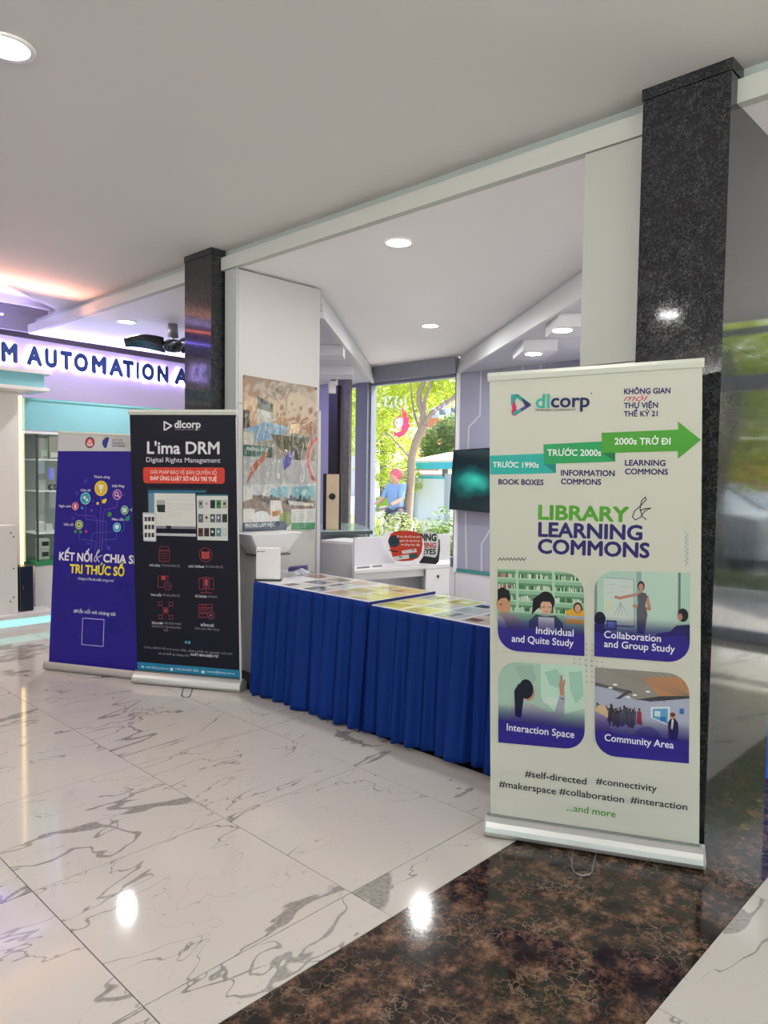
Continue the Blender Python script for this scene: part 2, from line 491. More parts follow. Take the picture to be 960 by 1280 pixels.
# ---- floor: grout bed with marble tiles and brown slabs laid on it
floor = struct(box('floor', -6, 7.3, -6, 9.3, -0.06, -0.004, GROUT))
def tile_mesh(name, sx, sy, M, g=0.0019):
    mb = MB().box(g, sx-g, g, sy-g, -0.004, 0.0)
    me = bpy.data.meshes.new(name); me.from_pydata(mb.v, [], mb.f); me.materials.append(M)
    bm = bmesh.new(); bm.from_mesh(me); bmesh.ops.recalc_face_normals(bm, faces=bm.faces); bm.to_mesh(me); bm.free()
    return me
BY0, BY1 = 0.822, 1.642
fl = wloc(floor)
tm = tile_mesh('tile', TS, TS, MARBLE)
def put(name, me, x, y, parent=floor):
    o = bpy.data.objects.new(name, me); o.parent = parent; o.location = Vector((x, y, 0)) - wloc(parent); COL.objects.link(o); return o
for i in range(-3, 8):
    x = GX + i*TS
    ln = TS
    if x + TS > 7.3: break
    for j in range(0, 9):
        put('tile', tm, x, GY + j*TS)
    # cut row between the band and the grid, then rows on the near side of the band
cut = tile_mesh('tile', TS, GY - BY1, MARBLE)
for i in range(-3, 8):
    x = GX + i*TS
    if x + TS > 7.3: break
    put('tile', cut, x, BY1)
slab = tile_mesh('slab', 1.1, BY1-BY0, BROWN, .0006)
for i in range(-2, 6):
    put('slab', slab, 0.62 + i*1.1*1.0, BY0)
for i in range(0, 6):
    for j in range(1, 4):
        put('tile', tm, GX + 0.22 + (i-1)*TS*1.0, BY0 - j*TS)
xe = GX + 7*TS
edge_t = tile_mesh('tile', 7.19-xe, TS, MARBLE); edge_c = tile_mesh('tile', 7.19-xe, GY-BY1, MARBLE)
for j in range(0, 9): put('tile', edge_t, xe, GY + j*TS)
put('tile', edge_c, xe, BY1)
for i in range(6, 8):
    for j in range(1, 4): put('tile', tm, GX + .22 + (i-1)*TS, BY0 - j*TS)
# black stone strip under the skirted tables
struct(box('trim_4', 2.958, 3.10, 1.645, 4.35, 0.0, 0.003, mat('black_granite_strip', '1A1818', .15)))
struct(box('trim_18', 3.0, 3.012, 1.70, 4.30, .003, .10, MATS['black_granite_strip']))  # added board hidden behind the skirt, stops light passing under the hem

# ---- ceilings
CZ, SZ, LZ = 3.10, 2.955, 2.752
struct(MB().prism([(-6, -6, CZ), (7.3, -6, CZ), (7.3, 9.3, CZ), (3.5, 9.3, CZ), (3.15, 7.65, CZ), (2.29, 6.85, CZ), (-6, 5.9, CZ)], (0, 0, .25)).build('ceiling', CEIL))
struct(MB().prism([(-6, 5.0, 3.25), (4, 5.5, 3.25), (4, 9.4, 3.25), (-6, 9.4, 3.25)], (0, 0, .05)).build('trim_5', CEIL))
struct(MB().prism([(-6, 8.15, 2.98), (3.3, 8.37, 2.98), (3.3, 8.42, 2.98), (-6, 8.2, 2.98)], (0, 0, .26)).build('trim_6', mat('grey_fascia', '8A858E', .6)))
# dropped soffit over the booths
BX = 3.052
soff_poly = [(BX+.03, -5.8), (7.28, -5.8), (7.28, 8.62), (BX+.03, 8.32)]
struct(MB().prism([(x, y, SZ) for x, y in soff_poly], (0, 0, .03)).build('trim_7', SOFF))
# the long beam: proud lower strip, set-back upper strip with its shade put into a darker colour
struct(box('trim_1', BX, BX+.05, -5.8, 8.28, SZ-.003, 3.043, mat('beam_paint', 'B6BBB3', .5)))
struct(box('trim_2', BX+.05, BX+.10, -5.8, 8.2, 3.043, CZ, mat('beam_recess_shade', '9DA8A2', .6)))
# low ceilings either side of the wedge over the near booth
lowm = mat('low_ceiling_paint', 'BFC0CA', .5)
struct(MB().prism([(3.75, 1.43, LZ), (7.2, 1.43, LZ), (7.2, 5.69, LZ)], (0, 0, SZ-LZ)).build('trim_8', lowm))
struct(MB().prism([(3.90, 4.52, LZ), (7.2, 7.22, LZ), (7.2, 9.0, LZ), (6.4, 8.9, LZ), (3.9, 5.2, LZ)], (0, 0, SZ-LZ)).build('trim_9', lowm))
def edge_trim(a, b, side, name):
    a = Vector((*a, 0)); b = Vector((*b, 0)); d = (b-a).normalized(); nrm = Vector((-d.y, d.x, 0))*side
    mb = MB()
    for z0, z1, t in ((LZ-.012, LZ+.045, .040), (LZ+.051, LZ+.098, .028), (LZ+.104, SZ-.03, .016)):
        p = a + Vector((0, 0, z0)); mb.obox(p, b-a, nrm*t, (0, 0, z1-z0))
    return struct(mb.build(name, mat('edge_trim_paint', 'C9CBCC', .4)))
edge_trim((3.82, 1.52), (7.2, 5.69), 1, 'trim_10')
edge_trim((3.93, 4.55), (7.2, 7.22), -1, 'trim_11')

# ---- walls of the lobby out of view, keeping the room closed
wallp = mat('wall_paint', 'D6D4D2', .7)
struct(box('wall_left', -6.1, -6, 3.0, 9.4, 0, 3.3, wallp))
struct(box('wall_near', -6, 7.3, -6.1, -6, 2.7, 3.3, wallp))
struct(box('wall_left_head', -6.1, -6, -6, 3.0, 2.7, 3.3, wallp))

# made-up troughs under the two added uplights, out of view
struct(box('trim_19', -5.78, -5.46, -4.6, 4.6, 2.46, 2.53, wallp))
struct(box('trim_20', -4.6, 4.6, -5.78, -5.46, 2.46, 2.53, wallp))
# ---- facade: x = 7.2, glazed from near the floor up to 2.75
WX = 7.2
GLASS = bpy.data.materials.new('window_glass'); GLASS.use_nodes = True
_n = GLASS.node_tree; _n.nodes.remove(_n.nodes['Principled BSDF'])
_t = _n.nodes.new('ShaderNodeBsdfTransparent'); _t.inputs[0].default_value = (.96, .98, .97, 1)
_g = _n.nodes.new('ShaderNodeBsdfGlossy'); _g.inputs['Roughness'].default_value = .02
def facing_mix(n, lo, hi):
    lw_ = n.nodes.new('ShaderNodeLayerWeight'); lw_.inputs[0].default_value = .5
    pw = n.nodes.new('ShaderNodeMath'); pw.operation = 'POWER'; pw.inputs[1].default_value = 4
    n.links.new(lw_.outputs['Facing'], pw.inputs[0])
    mr = n.nodes.new('ShaderNodeMapRange'); mr.inputs['To Min'].default_value = lo; mr.inputs['To Max'].default_value = hi
    n.links.new(pw.outputs[0], mr.inputs['Value']); return mr
_f = facing_mix(_n, .035, .8)
_m = _n.nodes.new('ShaderNodeMixShader')
_n.links.new(_f.outputs[0], _m.inputs[0]); _n.links.new(_t.outputs[0], _m.inputs[1]); _n.links.new(_g.outputs[0], _m.inputs[2])
_n.links.new(_m.outputs[0], _n.nodes['Material Output'].inputs[0])
def window(name, y0, y1, z0, z1, transoms=(), mull=()):
    fr = MB()
    for a, b in ((y0-.03, y0+.03), (y1-.03, y1+.03)): fr.box(WX-.02, WX+.08, a, b, z0, z1)
    fr.box(WX-.02, WX+.08, y0, y1, z0, z0+.12); fr.box(WX-.02, WX+.08, y0, y1, z1-.05, z1)
    for z in transoms: fr.box(WX-.02, WX+.08, y0, y1, z-.07, z+.07)
    for y in mull: fr.box(WX-.02, WX+.08, y-.03, y+.03, z0, z1)
    o = struct(fr.build(name, FRAME))
    ys = [y0] + list(mull) + [y1]
    for a, b in zip(ys[:-1], ys[1:]):
        box('pane', WX+.02, WX+.028, a+.03, b-.03, z0+.12, z1-.05, GLASS, o)
    return o
window('window_1', 5.71, 7.24, .35, 2.76)
window('window_2', 7.46, 8.3, .35, 2.76)
window('window_3', -5.8, 1.35, -.02, 2.88, transoms=(2.38,), mull=(-3.6, -1.5))
# white reveal of the main window
struct(MB().box(WX-.05, WX+.10, 5.665, 5.70, .3, 2.75).build('trim_12', mat('bright_reveal', 'F0F0F2', .4)))
struct(box('trim_13', WX-.07, WX+.06, 7.235, 7.465, 0, SZ, FRAME))
struct(box('trim_14', WX-.09, WX-.02, 5.69, 7.47, 2.75, SZ-.01, mat('window_fascia', '8D8F9C', .5)))
struct(box('wall_sill', WX-.02, WX+.08, 5.70, 8.5, 0, .36, WHITE))
# right part of the facade wall: blue-grey panels over a white dado
wr = struct(box('wall_back', WX, WX+.1, 1.43, 5.69, 0, LZ, mat('groove_dark', 'C9CAD4', .5)))
ys = [1.43, 2.2, 2.97, 3.74, 4.46, 5.05, 5.69]
for a, b in zip(ys[:-1], ys[1:]):
    box('wall_panel', WX-.016, WX, a+.004, b-.004, .345, LZ-.002, GREYP, wr)
    box('dado_panel', WX-.018, WX, a+.0025, b-.0025, 0.0, .30, WHITE, wr)
box('teal_rail', WX-.03, WX, 1.43, 5.69, .30, .342, mat('teal_paint', '3F8A88', .4), wr)
lines = MB()
wc = Canvas((WX-.016, 5.69, 0), (0, -1, 0), (0, 0, 1))
wc.art('inlay_line', [wc.L([(601.5, 463), (600, 519), (586, 534), (585, 567)], .022, 'E8E8F0'), wc.L([(582, 640), (583, 711)], .022, 'E8E8F0'),
       wc.L([(614, 660), (602, 680), (602, 714)], .022, 'E8E8F0'), wc.L([(653.5, 455), (653.5, 465)], .022, 'E8E8F0'), wc.L([(676, 452), (676, 463)], .022, 'E8E8F0')], wr)
struct(box('wall_facade_left', WX, WX+.1, 8.3, 9.4, 0, SZ, WHITE))

# ---- sign wall, at the back left
a8 = math.radians(7)
SW = Canvas((3.1, 8.8, 0), (math.cos(a8), math.sin(a8), 0), (0, 0, 1))
signwall = mat('sign_wall_paint', 'D8CFDD', .6)
struct(MB().obox(SW.at(-9, 0), SW.ex*13.4, -SW.n*.1, (0, 0, 2.985)).build('wall_far', signwall))
struct(MB().obox(SW.at(-.35, 2.985), SW.ex*4.7, SW.n*.03, (0, 0, .115)).build('trim_3', mat('dark_top_band', '4A4648', .6)))
struct(MB().obox(SW.at(-9, 2.985), SW.ex*13.4, -SW.n*.1, (0, 0, .3)).build('wall_far_top', CEIL))

# ---- downlights
def downlight(x, y, z, r, label, group):
    t = thing('downlight', (x, y, z), label, 'ceiling light', group)
    MB().lathe((x, y, z), [(r*.93, -.006), (r*1.14, -.006), (r*1.16, 0), (r*.9, 0)], 32).build('trim_ring', mat('white_ring', 'EDEDED', .4), t)
    MB().disc((x, y, z-.005), r*.93, .004, 32).build('diffuser', LED, t)
    return t
downlight(1.06, 3.06, CZ, .09, 'round recessed ceiling light at the upper left of the main ceiling', None)
for x, y in DL_MAIN[1:]:
    downlight(x, y, CZ, .09, 'round recessed ceiling light over the open lobby', 'lobby ceiling lights')
downlight(*DL_LOW[0], SZ, .085, 'round recessed light in the booth soffit, nearer one over the blue skirted tables', None)
downlight(*DL_LOW[1], SZ, .085, 'round recessed light in the booth soffit, farther one towards the window', None)
downlight(*DL_LOW[2], SZ, .085, 'round recessed light in the soffit beside the black fan', None)

# ---- dropped light boxes of the neighbouring low ceilings
def lightbox(u0, u1, v, w_, label, lamp):
    p = PZ(u0, v, LZ-.10); q = PZ(u1, v, LZ-.10); d = q-p; back = Vector((CF.x, CF.y, 0)).normalized()*w_
    t = thing('light_box', (p+q)/2, label, 'light box')
    MB().obox(p, d, back, (0, 0, .10)).build('casing', mat('box_paint', 'CDCED3', .5), t)
    if lamp:
        c = p + d*lamp + back*.35
        MB().disc(c + Vector((0, 0, -.006)), .075, .006, 24).build('diffuser', LED, t)
lightbox(654, 697, 438, .55, 'small dropped ceiling box with round light, left of the two above the green banner', .42)
lightbox(698, 742, 408, .45, 'larger dropped ceiling box with round light, touching the white column panel', .25)
lightbox(385, 429, 444, .30, 'upper pale dropped box under the low ceiling right of the white display column', None)
lightbox(385, 440, 468, .45, 'lower pale dropped box under the low ceiling right of the white display column', None)
# white partition seen between the low ceiling and the right column panel
struct(box('wall_partition', 6.6, 6.68, 2.6, 3.65, 0, LZ, WHITE))

# ================================================================== PILLARS
def pillar(x0, x1, y0, y1, label):
    t = thing('granite_pillar', ((x0+x1)/2, (y0+y1)/2, 0), label, 'pillar')
    s = .012
    h = 3.055
    box('core', x0+s, x1-s, y0+s, y1-s, 0, h, DARK, t)
    zs = [0, 2.02, h]
    for a, b in zip(zs[:-1], zs[1:]):
        box('front_slab', x0, x0+s, y0, y1, a, b-.0015, GRAN, t)
        box('side_slab', x0+s, x1, y0, y0+s, a, b-.0015, GRAN, t)
        box('side_slab', x0+s, x1, y1-s, y1, a, b-.0015, GRAN, t)
    box('cap', x0-.004, min(x1, x0+.115), y0-.004, y1+.004, h, CZ, GRAN, t)
    return t
pillar(2.988, 3.746, 1.069, 1.422, 'wide dark granite pillar at the right, behind the tall green and white banner')
pillar(2.97, 3.5, 4.622, 4.98, 'narrow dark granite pillar in the left middle, beside the white display column')
p = PZ(421, 600, 0)
t = thing('granite_pillar', (7.0, 7.75, 0), 'grey granite pillar beside the window, seen past the white display column', 'pillar')
a = PX(421, 600, 6.4); b = PX(436, 600, 6.4)
box('front_slab', 6.4, 6.44, b.y, a.y, 0, LZ, granite_mat('grey_granite', '54534F', '8E8C88', .3), t)
a2 = PX(410, 600, 6.35); b2 = PX(421, 600, 6.35)
box('black_column', 6.35, 6.6, b2.y, a2.y, 0, 2.62, DARK, None, label='black square post in front of the grey granite pillar by the window', cat='post')
c_ = PX(415, 495, 6.2)
t = thing('track_spotlight', (6.2, c_.y, LZ), 'white track spotlight above the black post', 'spotlight')
MB().disc((6.2, c_.y, 2.50), .05, .15, 16).build('lamp_head', WHITE, t)
MB().tube([(6.2, c_.y, 2.65), (6.2, c_.y, LZ)], .015, 8).build('stem', STEEL, t)
MB().sphere((6.2, c_.y-.05, 2.69), .04).build('joint', STEEL, t)

# ---- booth column with its panels (white), left; slim white column panel, right
COLW = mat('column_laminate', 'B4B2B0', .45)
t = thing('display_column', (3.46, 4.53, 0), 'white panelled display column with a framed office poster, beside the narrow granite pillar', 'column')
CY = 4.459
box('side_panel', 3.072, 3.09, CY+.002, 4.60, 0, SZ-.006, mat('side_laminate', 'A9AEB0', .45), t)
box('front_panel', 3.092, 3.858, CY, CY+.02, 1.993, SZ-.012, COLW, t)
box('lower_panel', 3.092, 3.858, CY, CY+.02, 0, 1.988, COLW, t)
box('inner_core', 3.092, 3.85, CY+.022, 4.60, 0, SZ-.012, COLW, t)
box('corner_post', 3.835, 3.868, CY-.012, CY, 0, 1.99, COLW, t)
t = thing('column_panel', (3.2, 1.6, 0), 'tall pale green-white column panel between the booth soffit and the wide granite pillar', 'column')
box('front_panel', 3.066, 3.082, 1.452, 1.726, 2.0, SZ-.006, mat('pale_green_laminate', 'ADB1A9', .4), t)
box('lower_panel', 3.066, 3.082, 1.452, 1.726, 0, 1.996, MATS['pale_green_laminate'], t)
box('inner_core', 3.083, 3.28, 1.456, 1.724, 0, SZ-.006, WHITE, t)

# ================================================================== ROLL-UP BANNERS
class Banner:
    def __init__(s, bl, br, z0, label, tilt=0.0, width=None, group=None):
        a = PZ(*bl, z0); b = PZ(*br, z0); ex = (b-a).normalized()
        if width: b = a + ex*width
        s.ex = ex; s.a = a; s.W = (b-a).length; s.z0 = z0
        n = Vector((ex.y, -ex.x, 0))
        if n.dot(EYE-a) < 0: n = -n
        s.nh = n
        ey = Vector((0, 0, math.cos(math.radians(tilt)))) - n*math.sin(math.radians(tilt))
        s.c = Canvas(a, ex, ey)
        s.root = thing('roll_up_banner', Vector(((a.x+b.x)/2, (a.y+b.y)/2, 0)), label, 'banner')
    def base(s, ext=.014, fat=1.0, M=None):
        p = s.a - s.ex*ext; n = s.nh; z = s.z0
        prof = [(-.055, .004), (.030, .004), (.044, .012), (.050, .028), (.047, .048), (.036, .066), (.018, z-.006), (.004, z), (-.01, z), (-.035, z-.012), (-.055, .05)]
        prof = [(h*fat, q) for h, q in prof]
        mb = MB().prism([Vector((p.x, p.y, 0)) + n*h + Vector((0, 0, q)) for h, q in prof], s.ex*(s.W+2*ext))
        o = mb.build('base', M or ALU, s.root, bevel=.002)
        for k in (0, 1):
            q0 = Vector((p.x, p.y, 0)) + s.ex*((s.W+2*ext)*k - (.006 if k == 0 else 0))
            MB().prism([q0 + n*h*1.04 + Vector((0, 0, q)) for h, q in prof], s.ex*.006).build('end_cap', mat('cap_grey', '9DA09F', .4), s.root)
        MB().prism([Vector((p.x, p.y, 0)) + n*.006 + Vector((0, 0, z-.002)), Vector((p.x, p.y, 0)) + n*.012 + Vector((0, 0, z-.002)), Vector((p.x, p.y, 0)) + n*.012 + Vector((0, 0, z+.004)), Vector((p.x, p.y, 0)) + n*.006 + Vector((0, 0, z+.004))], s.ex*(s.W+ext)).build('slot_lip', mat('lip_grey', '6E7270', .4), s.root)
    def pole(s, top):
        m_ = s.a + s.ex*s.W/2 - s.nh*.02
        q = s.c.at(*top) - s.nh*.012
        MB().tube([Vector((m_.x, m_.y, .03)), q], .008, 8).build('pole', STEEL, s.root)
    def panel(s, tl, tr, blx=0.0, brx=None, M=None, col='B1B3A7', y0=0.0):
        c = s.c; u0 = c.uv(tl); u1 = c.uv(tr); brx = s.W if brx is None else brx
        pts = [c.at(blx, y0), c.at(brx, y0), c.at(*u1), c.at(*u0)]
        o = MB().prism(pts, -c.n*.0009).build('panel', mat('banner_fabric_'+col, col, .5, spec=.2), s.root)
        s.tl, s.tr = u0, u1
        return o
    def rail(s, tl, tr, h=.028):
        u0 = s.c.uv(tl); u1 = s.c.uv(tr)
        p = s.c.at(*u0) - s.ex*.004; q = s.c.at(*u1) + s.ex*.004
        d = (q-p); up = s.c.ey*h
        prof = [p - up - s.nh*.010, p - up + s.nh*.006, p - up*.4 + s.nh*.011, p + s.nh*.008, p - s.nh*.010]
        MB().prism(prof, d).build('top_rail', mat('rail_aluminium', 'C3C9BD', .35, metal=.3), s.root, bevel=.0015)
    def wire_foot(s, l, r, f0, f1):
        a = PZ(*l); b = PZ(*r); c_ = PZ(*f0); d = PZ(*f1); h = Vector((0, 0, .004))
        mid = (c_+d)/2 + ((c_-a).normalized()+(d-b).normalized())*.012
        pts = [a+h, c_+(a-c_)*.12+h, c_*.75+mid*.25+h, mid+h, d*.75+mid*.25+h, d+(b-d)*.12+h, b+h]
        MB().tube(pts, .0038, 8).build('wire_foot', STEEL, s.root)

NAVY = '211B5E'; BK = '1B1B28'
def vgrad(c, tile, top, bottom, rgb):
    """a printed colour wash: alpha rises downwards over part of a picture"""
    return c
def wash(c, tl, tr, br, bl, col, a_top=0.0, a_bot=1.0, n=6):
    q = [Vector(c.uv(p)) for p in (tl, tr, br, bl)]; out = []; rgb = srgb(col)
    for i in range(n):
        t0 = i/n; t1 = (i+1)/n
        p0 = q[0].lerp(q[3], t0); p1 = q[1].lerp(q[2], t0); p2 = q[1].lerp(q[2], t1); p3 = q[0].lerp(q[3], t1)
        A0 = a_top+(a_bot-a_top)*t0; A1 = a_top+(a_bot-a_top)*t1
        y0 = (p0.y+p1.y)/2; y1 = (p2.y+p3.y)/2
        f = lambda a, b, A0=A0, A1=A1, y0=y0, y1=y1: (*rgb, min(1, max(0, A0+(A1-A0)*((y0-b)/(y0-y1)))))
        out.append(([tuple(p0), tuple(p1), tuple(p2), tuple(p3)], None, f, 1))
    return out
def corner(c, p, pa, pb, rad, col, n=7):
    """banner-coloured corner outside a rounded picture"""
    P_ = Vector(c.uv(p)); da = (Vector(c.uv(pa))-P_).normalized(); db = (Vector(c.uv(pb))-P_).normalized()
    ctr = P_+da*rad+db*rad; pts = [tuple(P_ - (da+db)*.003), tuple(P_+da*rad - db*.003)]
    for k in range(n+1):
        t = math.radians(90*k/n); pts.append(tuple(ctr - db*rad*math.cos(t) - da*rad*math.sin(t)))
    pts.append(tuple(P_+db*rad - da*.003))
    return (pts, None, col, 1.0)
class Pic:
    """maps picture coordinates (0..1, top-left origin) to the banner"""
    def __init__(s, c, tl, tr, br, bl): s.c = c; s.q = [Vector(c.uv(p)) for p in (tl, tr, br, bl)]
    def m(s, x, y): return tuple(s.q[0].lerp(s.q[1], x).lerp(s.q[3].lerp(s.q[2], x), y))
    def P(s, pts, col, al=1.0): return ([s.m(*p) for p in pts], None, col, al)
    def B(s, x0, y0, x1, y1, col, al=1.0): return s.P([(x0, y1), (x1, y1), (x1, y0), (x0, y0)], col, al)
    def E(s, x, y, rx, ry, col, al=1.0, n=18, a0=0, a1=360):
        return s.P([(x+rx*math.cos(math.radians(a0+(a1-a0)*i/n)), y-ry*math.sin(math.radians(a0+(a1-a0)*i/n))) for i in range(n)], col, al)

# ---------------------------------------------------- green and white banner, right
B = Banner((613, 1017), (874, 1056), .085, 'tall off-white roll-up banner about library and learning commons, before the wide granite pillar')
B.base(); pn = B.panel((612, 471), (878, 451)); B.rail((611, 466.5), (879, 447.5), .034)
B.pole(((B.tl[0]+B.tr[0])/2, 1.78))
B.wire_foot((717, 1053), (747, 1058), (714.5, 1090), (739.5, 1094))
c = B.c; T, P, L, RR, Cc = c.T, c.P, c.L, c.RR, c.C
# logo: rounded triangle ribbon
c.art('logo', [L([(642, 500), (642.5, 515)], .014, 'C6205A'), P([(639, 514), (645.5, 506), (646, 519.5), (641, 519.5)], 'C6205A'),
    L([(641, 496), (647, 495), (660, 505)], .014, '2E9C92'), L([(662, 506), (645, 516.5)], .013, '3E3A7C'), P([(639, 493.5), (647, 492.5), (645, 500), (639, 507)], '2E9C92'), P([(652, 497.5), (663.5, 505), (659, 509.5), (655.5, 506)], '24245E'),
    L([(643, 517), (650, 513)], .013, '2E9C92'),
    T('dl', (669.5, 510), (687, 509.3), 16.5, '2FAF9B', .022), T('corp', (688.5, 509.3), (737, 508.2), 16.5, '1D1D58', .024),
    T('TOWARD COMMUNITY', (669, 514.6), (720, 512.8), 2.5, BK, .015, space=1.3), T("'", (738.5, 499), (739.5, 499), 8, '1D1D58')], pn)
c.each('caption_text', [T('KHÔNG GIAN', (780, 493), (838, 491.2), 6.6, NAVY, .03), T('THƯ VIỆN', (779.7, 510.5), (822.5, 509.2), 6.4, NAVY, .03),
    T('THẾ KỶ 21', (779.5, 521), (822, 519.8), 6.4, NAVY, .03), T('mới', (779, 502.5), (811, 500), 8.2, 'C8355F', .0, .45)], pn)
c.art('arrow_print', [P([(612.5, 569.5), (695, 566.5), (695, 591.5), (613, 593.2)], '1FA99F'), P([(679.5, 580), (695, 580), (695, 591.3)], '128078'),
    P([(679.3, 555.5), (768.5, 551), (769, 577), (680, 580)], '1F9A58'), P([(752.5, 566.3), (769, 565.5), (769, 577)], '127040'),
    P([(752, 541), (848, 537), (847.5, 527), (876.2, 549.8), (847.3, 573.5), (847, 563.8), (752.6, 566.4)], '44992C'),
    T('TRƯỚC 1990s', (616, 585), (673.5, 583.5), 6.4, 'E8F2EE', .02), T('TRƯỚC 2000s', (684, 571), (751.5, 568.3), 7.6, 'E8F2EE', .02),
    T('2000s TRỞ ĐI', (768, 557), (838, 554), 7.8, 'E8F2EE', .02)], pn)
c.each('stage_text', [T('BOOK BOXES', (623, 606.5), (679.5, 605), 6.4, NAVY, .03), T('INFORMATION', (701, 595.5), (768.5, 594), 6.8, NAVY, .03), T('COMMONS', (701, 606), (751.5, 605), 6.6, NAVY, .03),
    T('LEARNING', (781, 582.5), (832, 581.5), 6.8, NAVY, .03), T('COMMONS', (781, 593.5), (835, 592.5), 6.8, NAVY, .03)], pn)
c.each('headline_text', [T('LIBRARY', (672.5, 650.3), (786, 650.3), 17, '4F9A2A', .035), T('LEARNING', (672.5, 671.5), (803, 673.5), 17, '241E66', .035), T('COMMONS', (672, 692.3), (812, 695.8), 17, '241E66', .035),
    L([(813.5, 635), (806, 639), (800, 647), (794, 650), (790.5, 646), (793, 639), (802, 631), (808, 624), (806.5, 621.3), (802, 626), (800, 636), (803, 646), (808, 649.5)], .0035, '1B1B2A'), L([(800, 638), (808, 635.5), (813.5, 635.5)], .004, '1B1B2A')], pn)
c.each('zigzag_print', [L([(622.8+i*2.3, 700.5 - (i % 2)*3.2) for i in range(16)], .003, '1B1B28'), L([(856+(i % 2)*4.6, 666+i*2.9) for i in range(15)], .0022, '8FA6B8')], pn)
c.art('dot_print', [P([(x-.8, y-.8), (x+.8, y-.8), (x+.8, y+.8), (x-.8, y+.8)], '7C9A86') for x, y in [(733+i*7, 805+j*6.7+i*.9) for i in range(2) for j in range(8)] + [(718+i*7, 823+j*6+i*.9) for i in range(6) for j in range(2)]], pn, kind='stuff')
BC = 'CFD1C4'; PB = '2B2183'
# picture 1: readers before shelves
q = ((622, 711), (729.7, 716), (730.6, 820), (622.5, 812)); K = Pic(c, *q); it = [K.B(0, 0, 1, 1, '8CB89A')]
rr = random.Random(3)
for j in range(4):
    y = .10 + j*.135
    it.append(K.B(0, y-.075, 1, y, '5E8C6A'))
    x = .01
    while x < .97:
        w_ = rr.uniform(.012, .03); col = rr.choice(['C9D8C4', '4E8A4C', '8A3B4C', '2F5B3A', 'B8C7B0', 'D9D2CC', '5E7A5A', 'C86A78'] if x < .2 else ['C9D8C4', '3E7A3C', '2F5B3A', 'B8C7B0', '6E9A6A', 'DDE2D6'])
        it.append(K.B(x, y-rr.uniform(.035, .06), x+w_*.8, y, col)); x += w_
    it.append(K.B(0, y, 1, y+.018, 'A9D4B4'))
it += [K.B(.22, 0, .25, .5, 'A9D4B4'), K.B(.64, 0, .67, .45, 'A9D4B4')]
it += [K.P([(.78, .62), (.80, .47), (.87, .43), (1, .45), (1, .62)], 'D9A92E'), K.E(.93, .42, .05, .065, '2A2222'), K.E(.93, .43, .035, .05, 'C99A80'), K.B(.78, .52, 1, .56, 'A9AFB8')]
it += [K.P([(0, 1), (0, .58), (.10, .52), (.20, .55), (.30, .66), (.34, 1)], 'A79E92'), K.P([(0, .8), (0, .56), (.08, .62), (.13, .8)], 'D8D6D6'), K.P([(.02, .5), (.09, .56), (.15, .5), (.15, .40), (.02, .40)], 'B98668'), K.E(.07, .43, .085, .11, 'C0906F'), K.P([(0, .40), (0, .25), (.06, .22), (.14, .26), (.155, .36), (.14, .40), (.10, .35), (.04, .36)], '17181A'), K.B(.02, .43, .06, .44, '3A2A22')]
it += [K.P([(.36, 1), (.37, .62), (.45, .53), (.56, .55), (.68, .53), (.76, .62), (.78, 1)], '3A5350'), K.P([(.47, .9), (.48, .56), (.66, .56), (.67, .9)], 'E2E2E6'), K.E(.57, .37, .10, .125, '15171A'), K.E(.57, .43, .066, .10, 'D2A58C'), K.P([(.49, .42), (.49, .30), (.65, .30), (.65, .42), (.61, .37), (.53, .37)], '15171A'), K.P([(.40, .54), (.42, .34), (.50, .28), (.49, .44)], '15171A'), K.B(.52, .43, .56, .438, '2E2020'), K.B(.59, .43, .63, .438, '2E2020'), K.B(.555, .49, .59, .496, '8C4A44')]
it += wash(c, (622, 763), (730.2, 768), (730.6, 796), (622.3, 788), PB, 0, .93) + wash(c, (622.3, 788), (730.6, 796), (730.6, 820), (622.5, 812), PB, .93, 1, 2)
it += [corner(c, q[1], q[0], q[2], .078, BC), corner(c, q[3], q[0], q[2], .078, BC), T('Individual', (670, 792), (717, 795), 8.6, 'F0F0FA', .012), T('and Quite Study', (639.7, 803), (717, 806.5), 8.4, 'F0F0FA', .012)]
c.art('photo_print', it, pn, label='printed picture of students reading before book shelves')
# picture 2: presenter at a white board
q = ((743, 713), (862.5, 716), (862, 829), (743, 820)); K = Pic(c, *q)
it = [K.B(0, 0, 1, 1, 'A9CBB8'), K.B(.45, 0, .50, .7, '8CA6A0'), K.B(.50, 0, .88, .62, 'B4D0C0'), K.B(.88, 0, .905, .5, '64786E'), K.B(0, .1, .03, .6, '7C9088'), K.B(.10, .08, .42, .64, 'C4D2CA'), K.B(.10, .62, .43, .64, '5C6C74')]
it += [c.L([K.m(.10, .08), K.m(.42, .09), K.m(.43, .62)], .003, '8A9CA4', px=False), c.L([K.m(.22, .50), K.m(.28, .36), K.m(.36, .50)], .0015, '7C8C94', px=False), c.L([K.m(.26, .50), K.m(.28, .36), K.m(.30, .50)], .0015, '7C8C94', px=False),
       c.L([K.m(.14, .16), K.m(.22, .15)], .0012, '7C8C94', px=False), c.L([K.m(.28, .18), K.m(.37, .17)], .0012, '7C8C94', px=False), c.L([K.m(.13, .25), K.m(.2, .245)], .0012, '7C8C94', px=False), K.B(.12, .34, .17, .45, 'C9D8A0')]
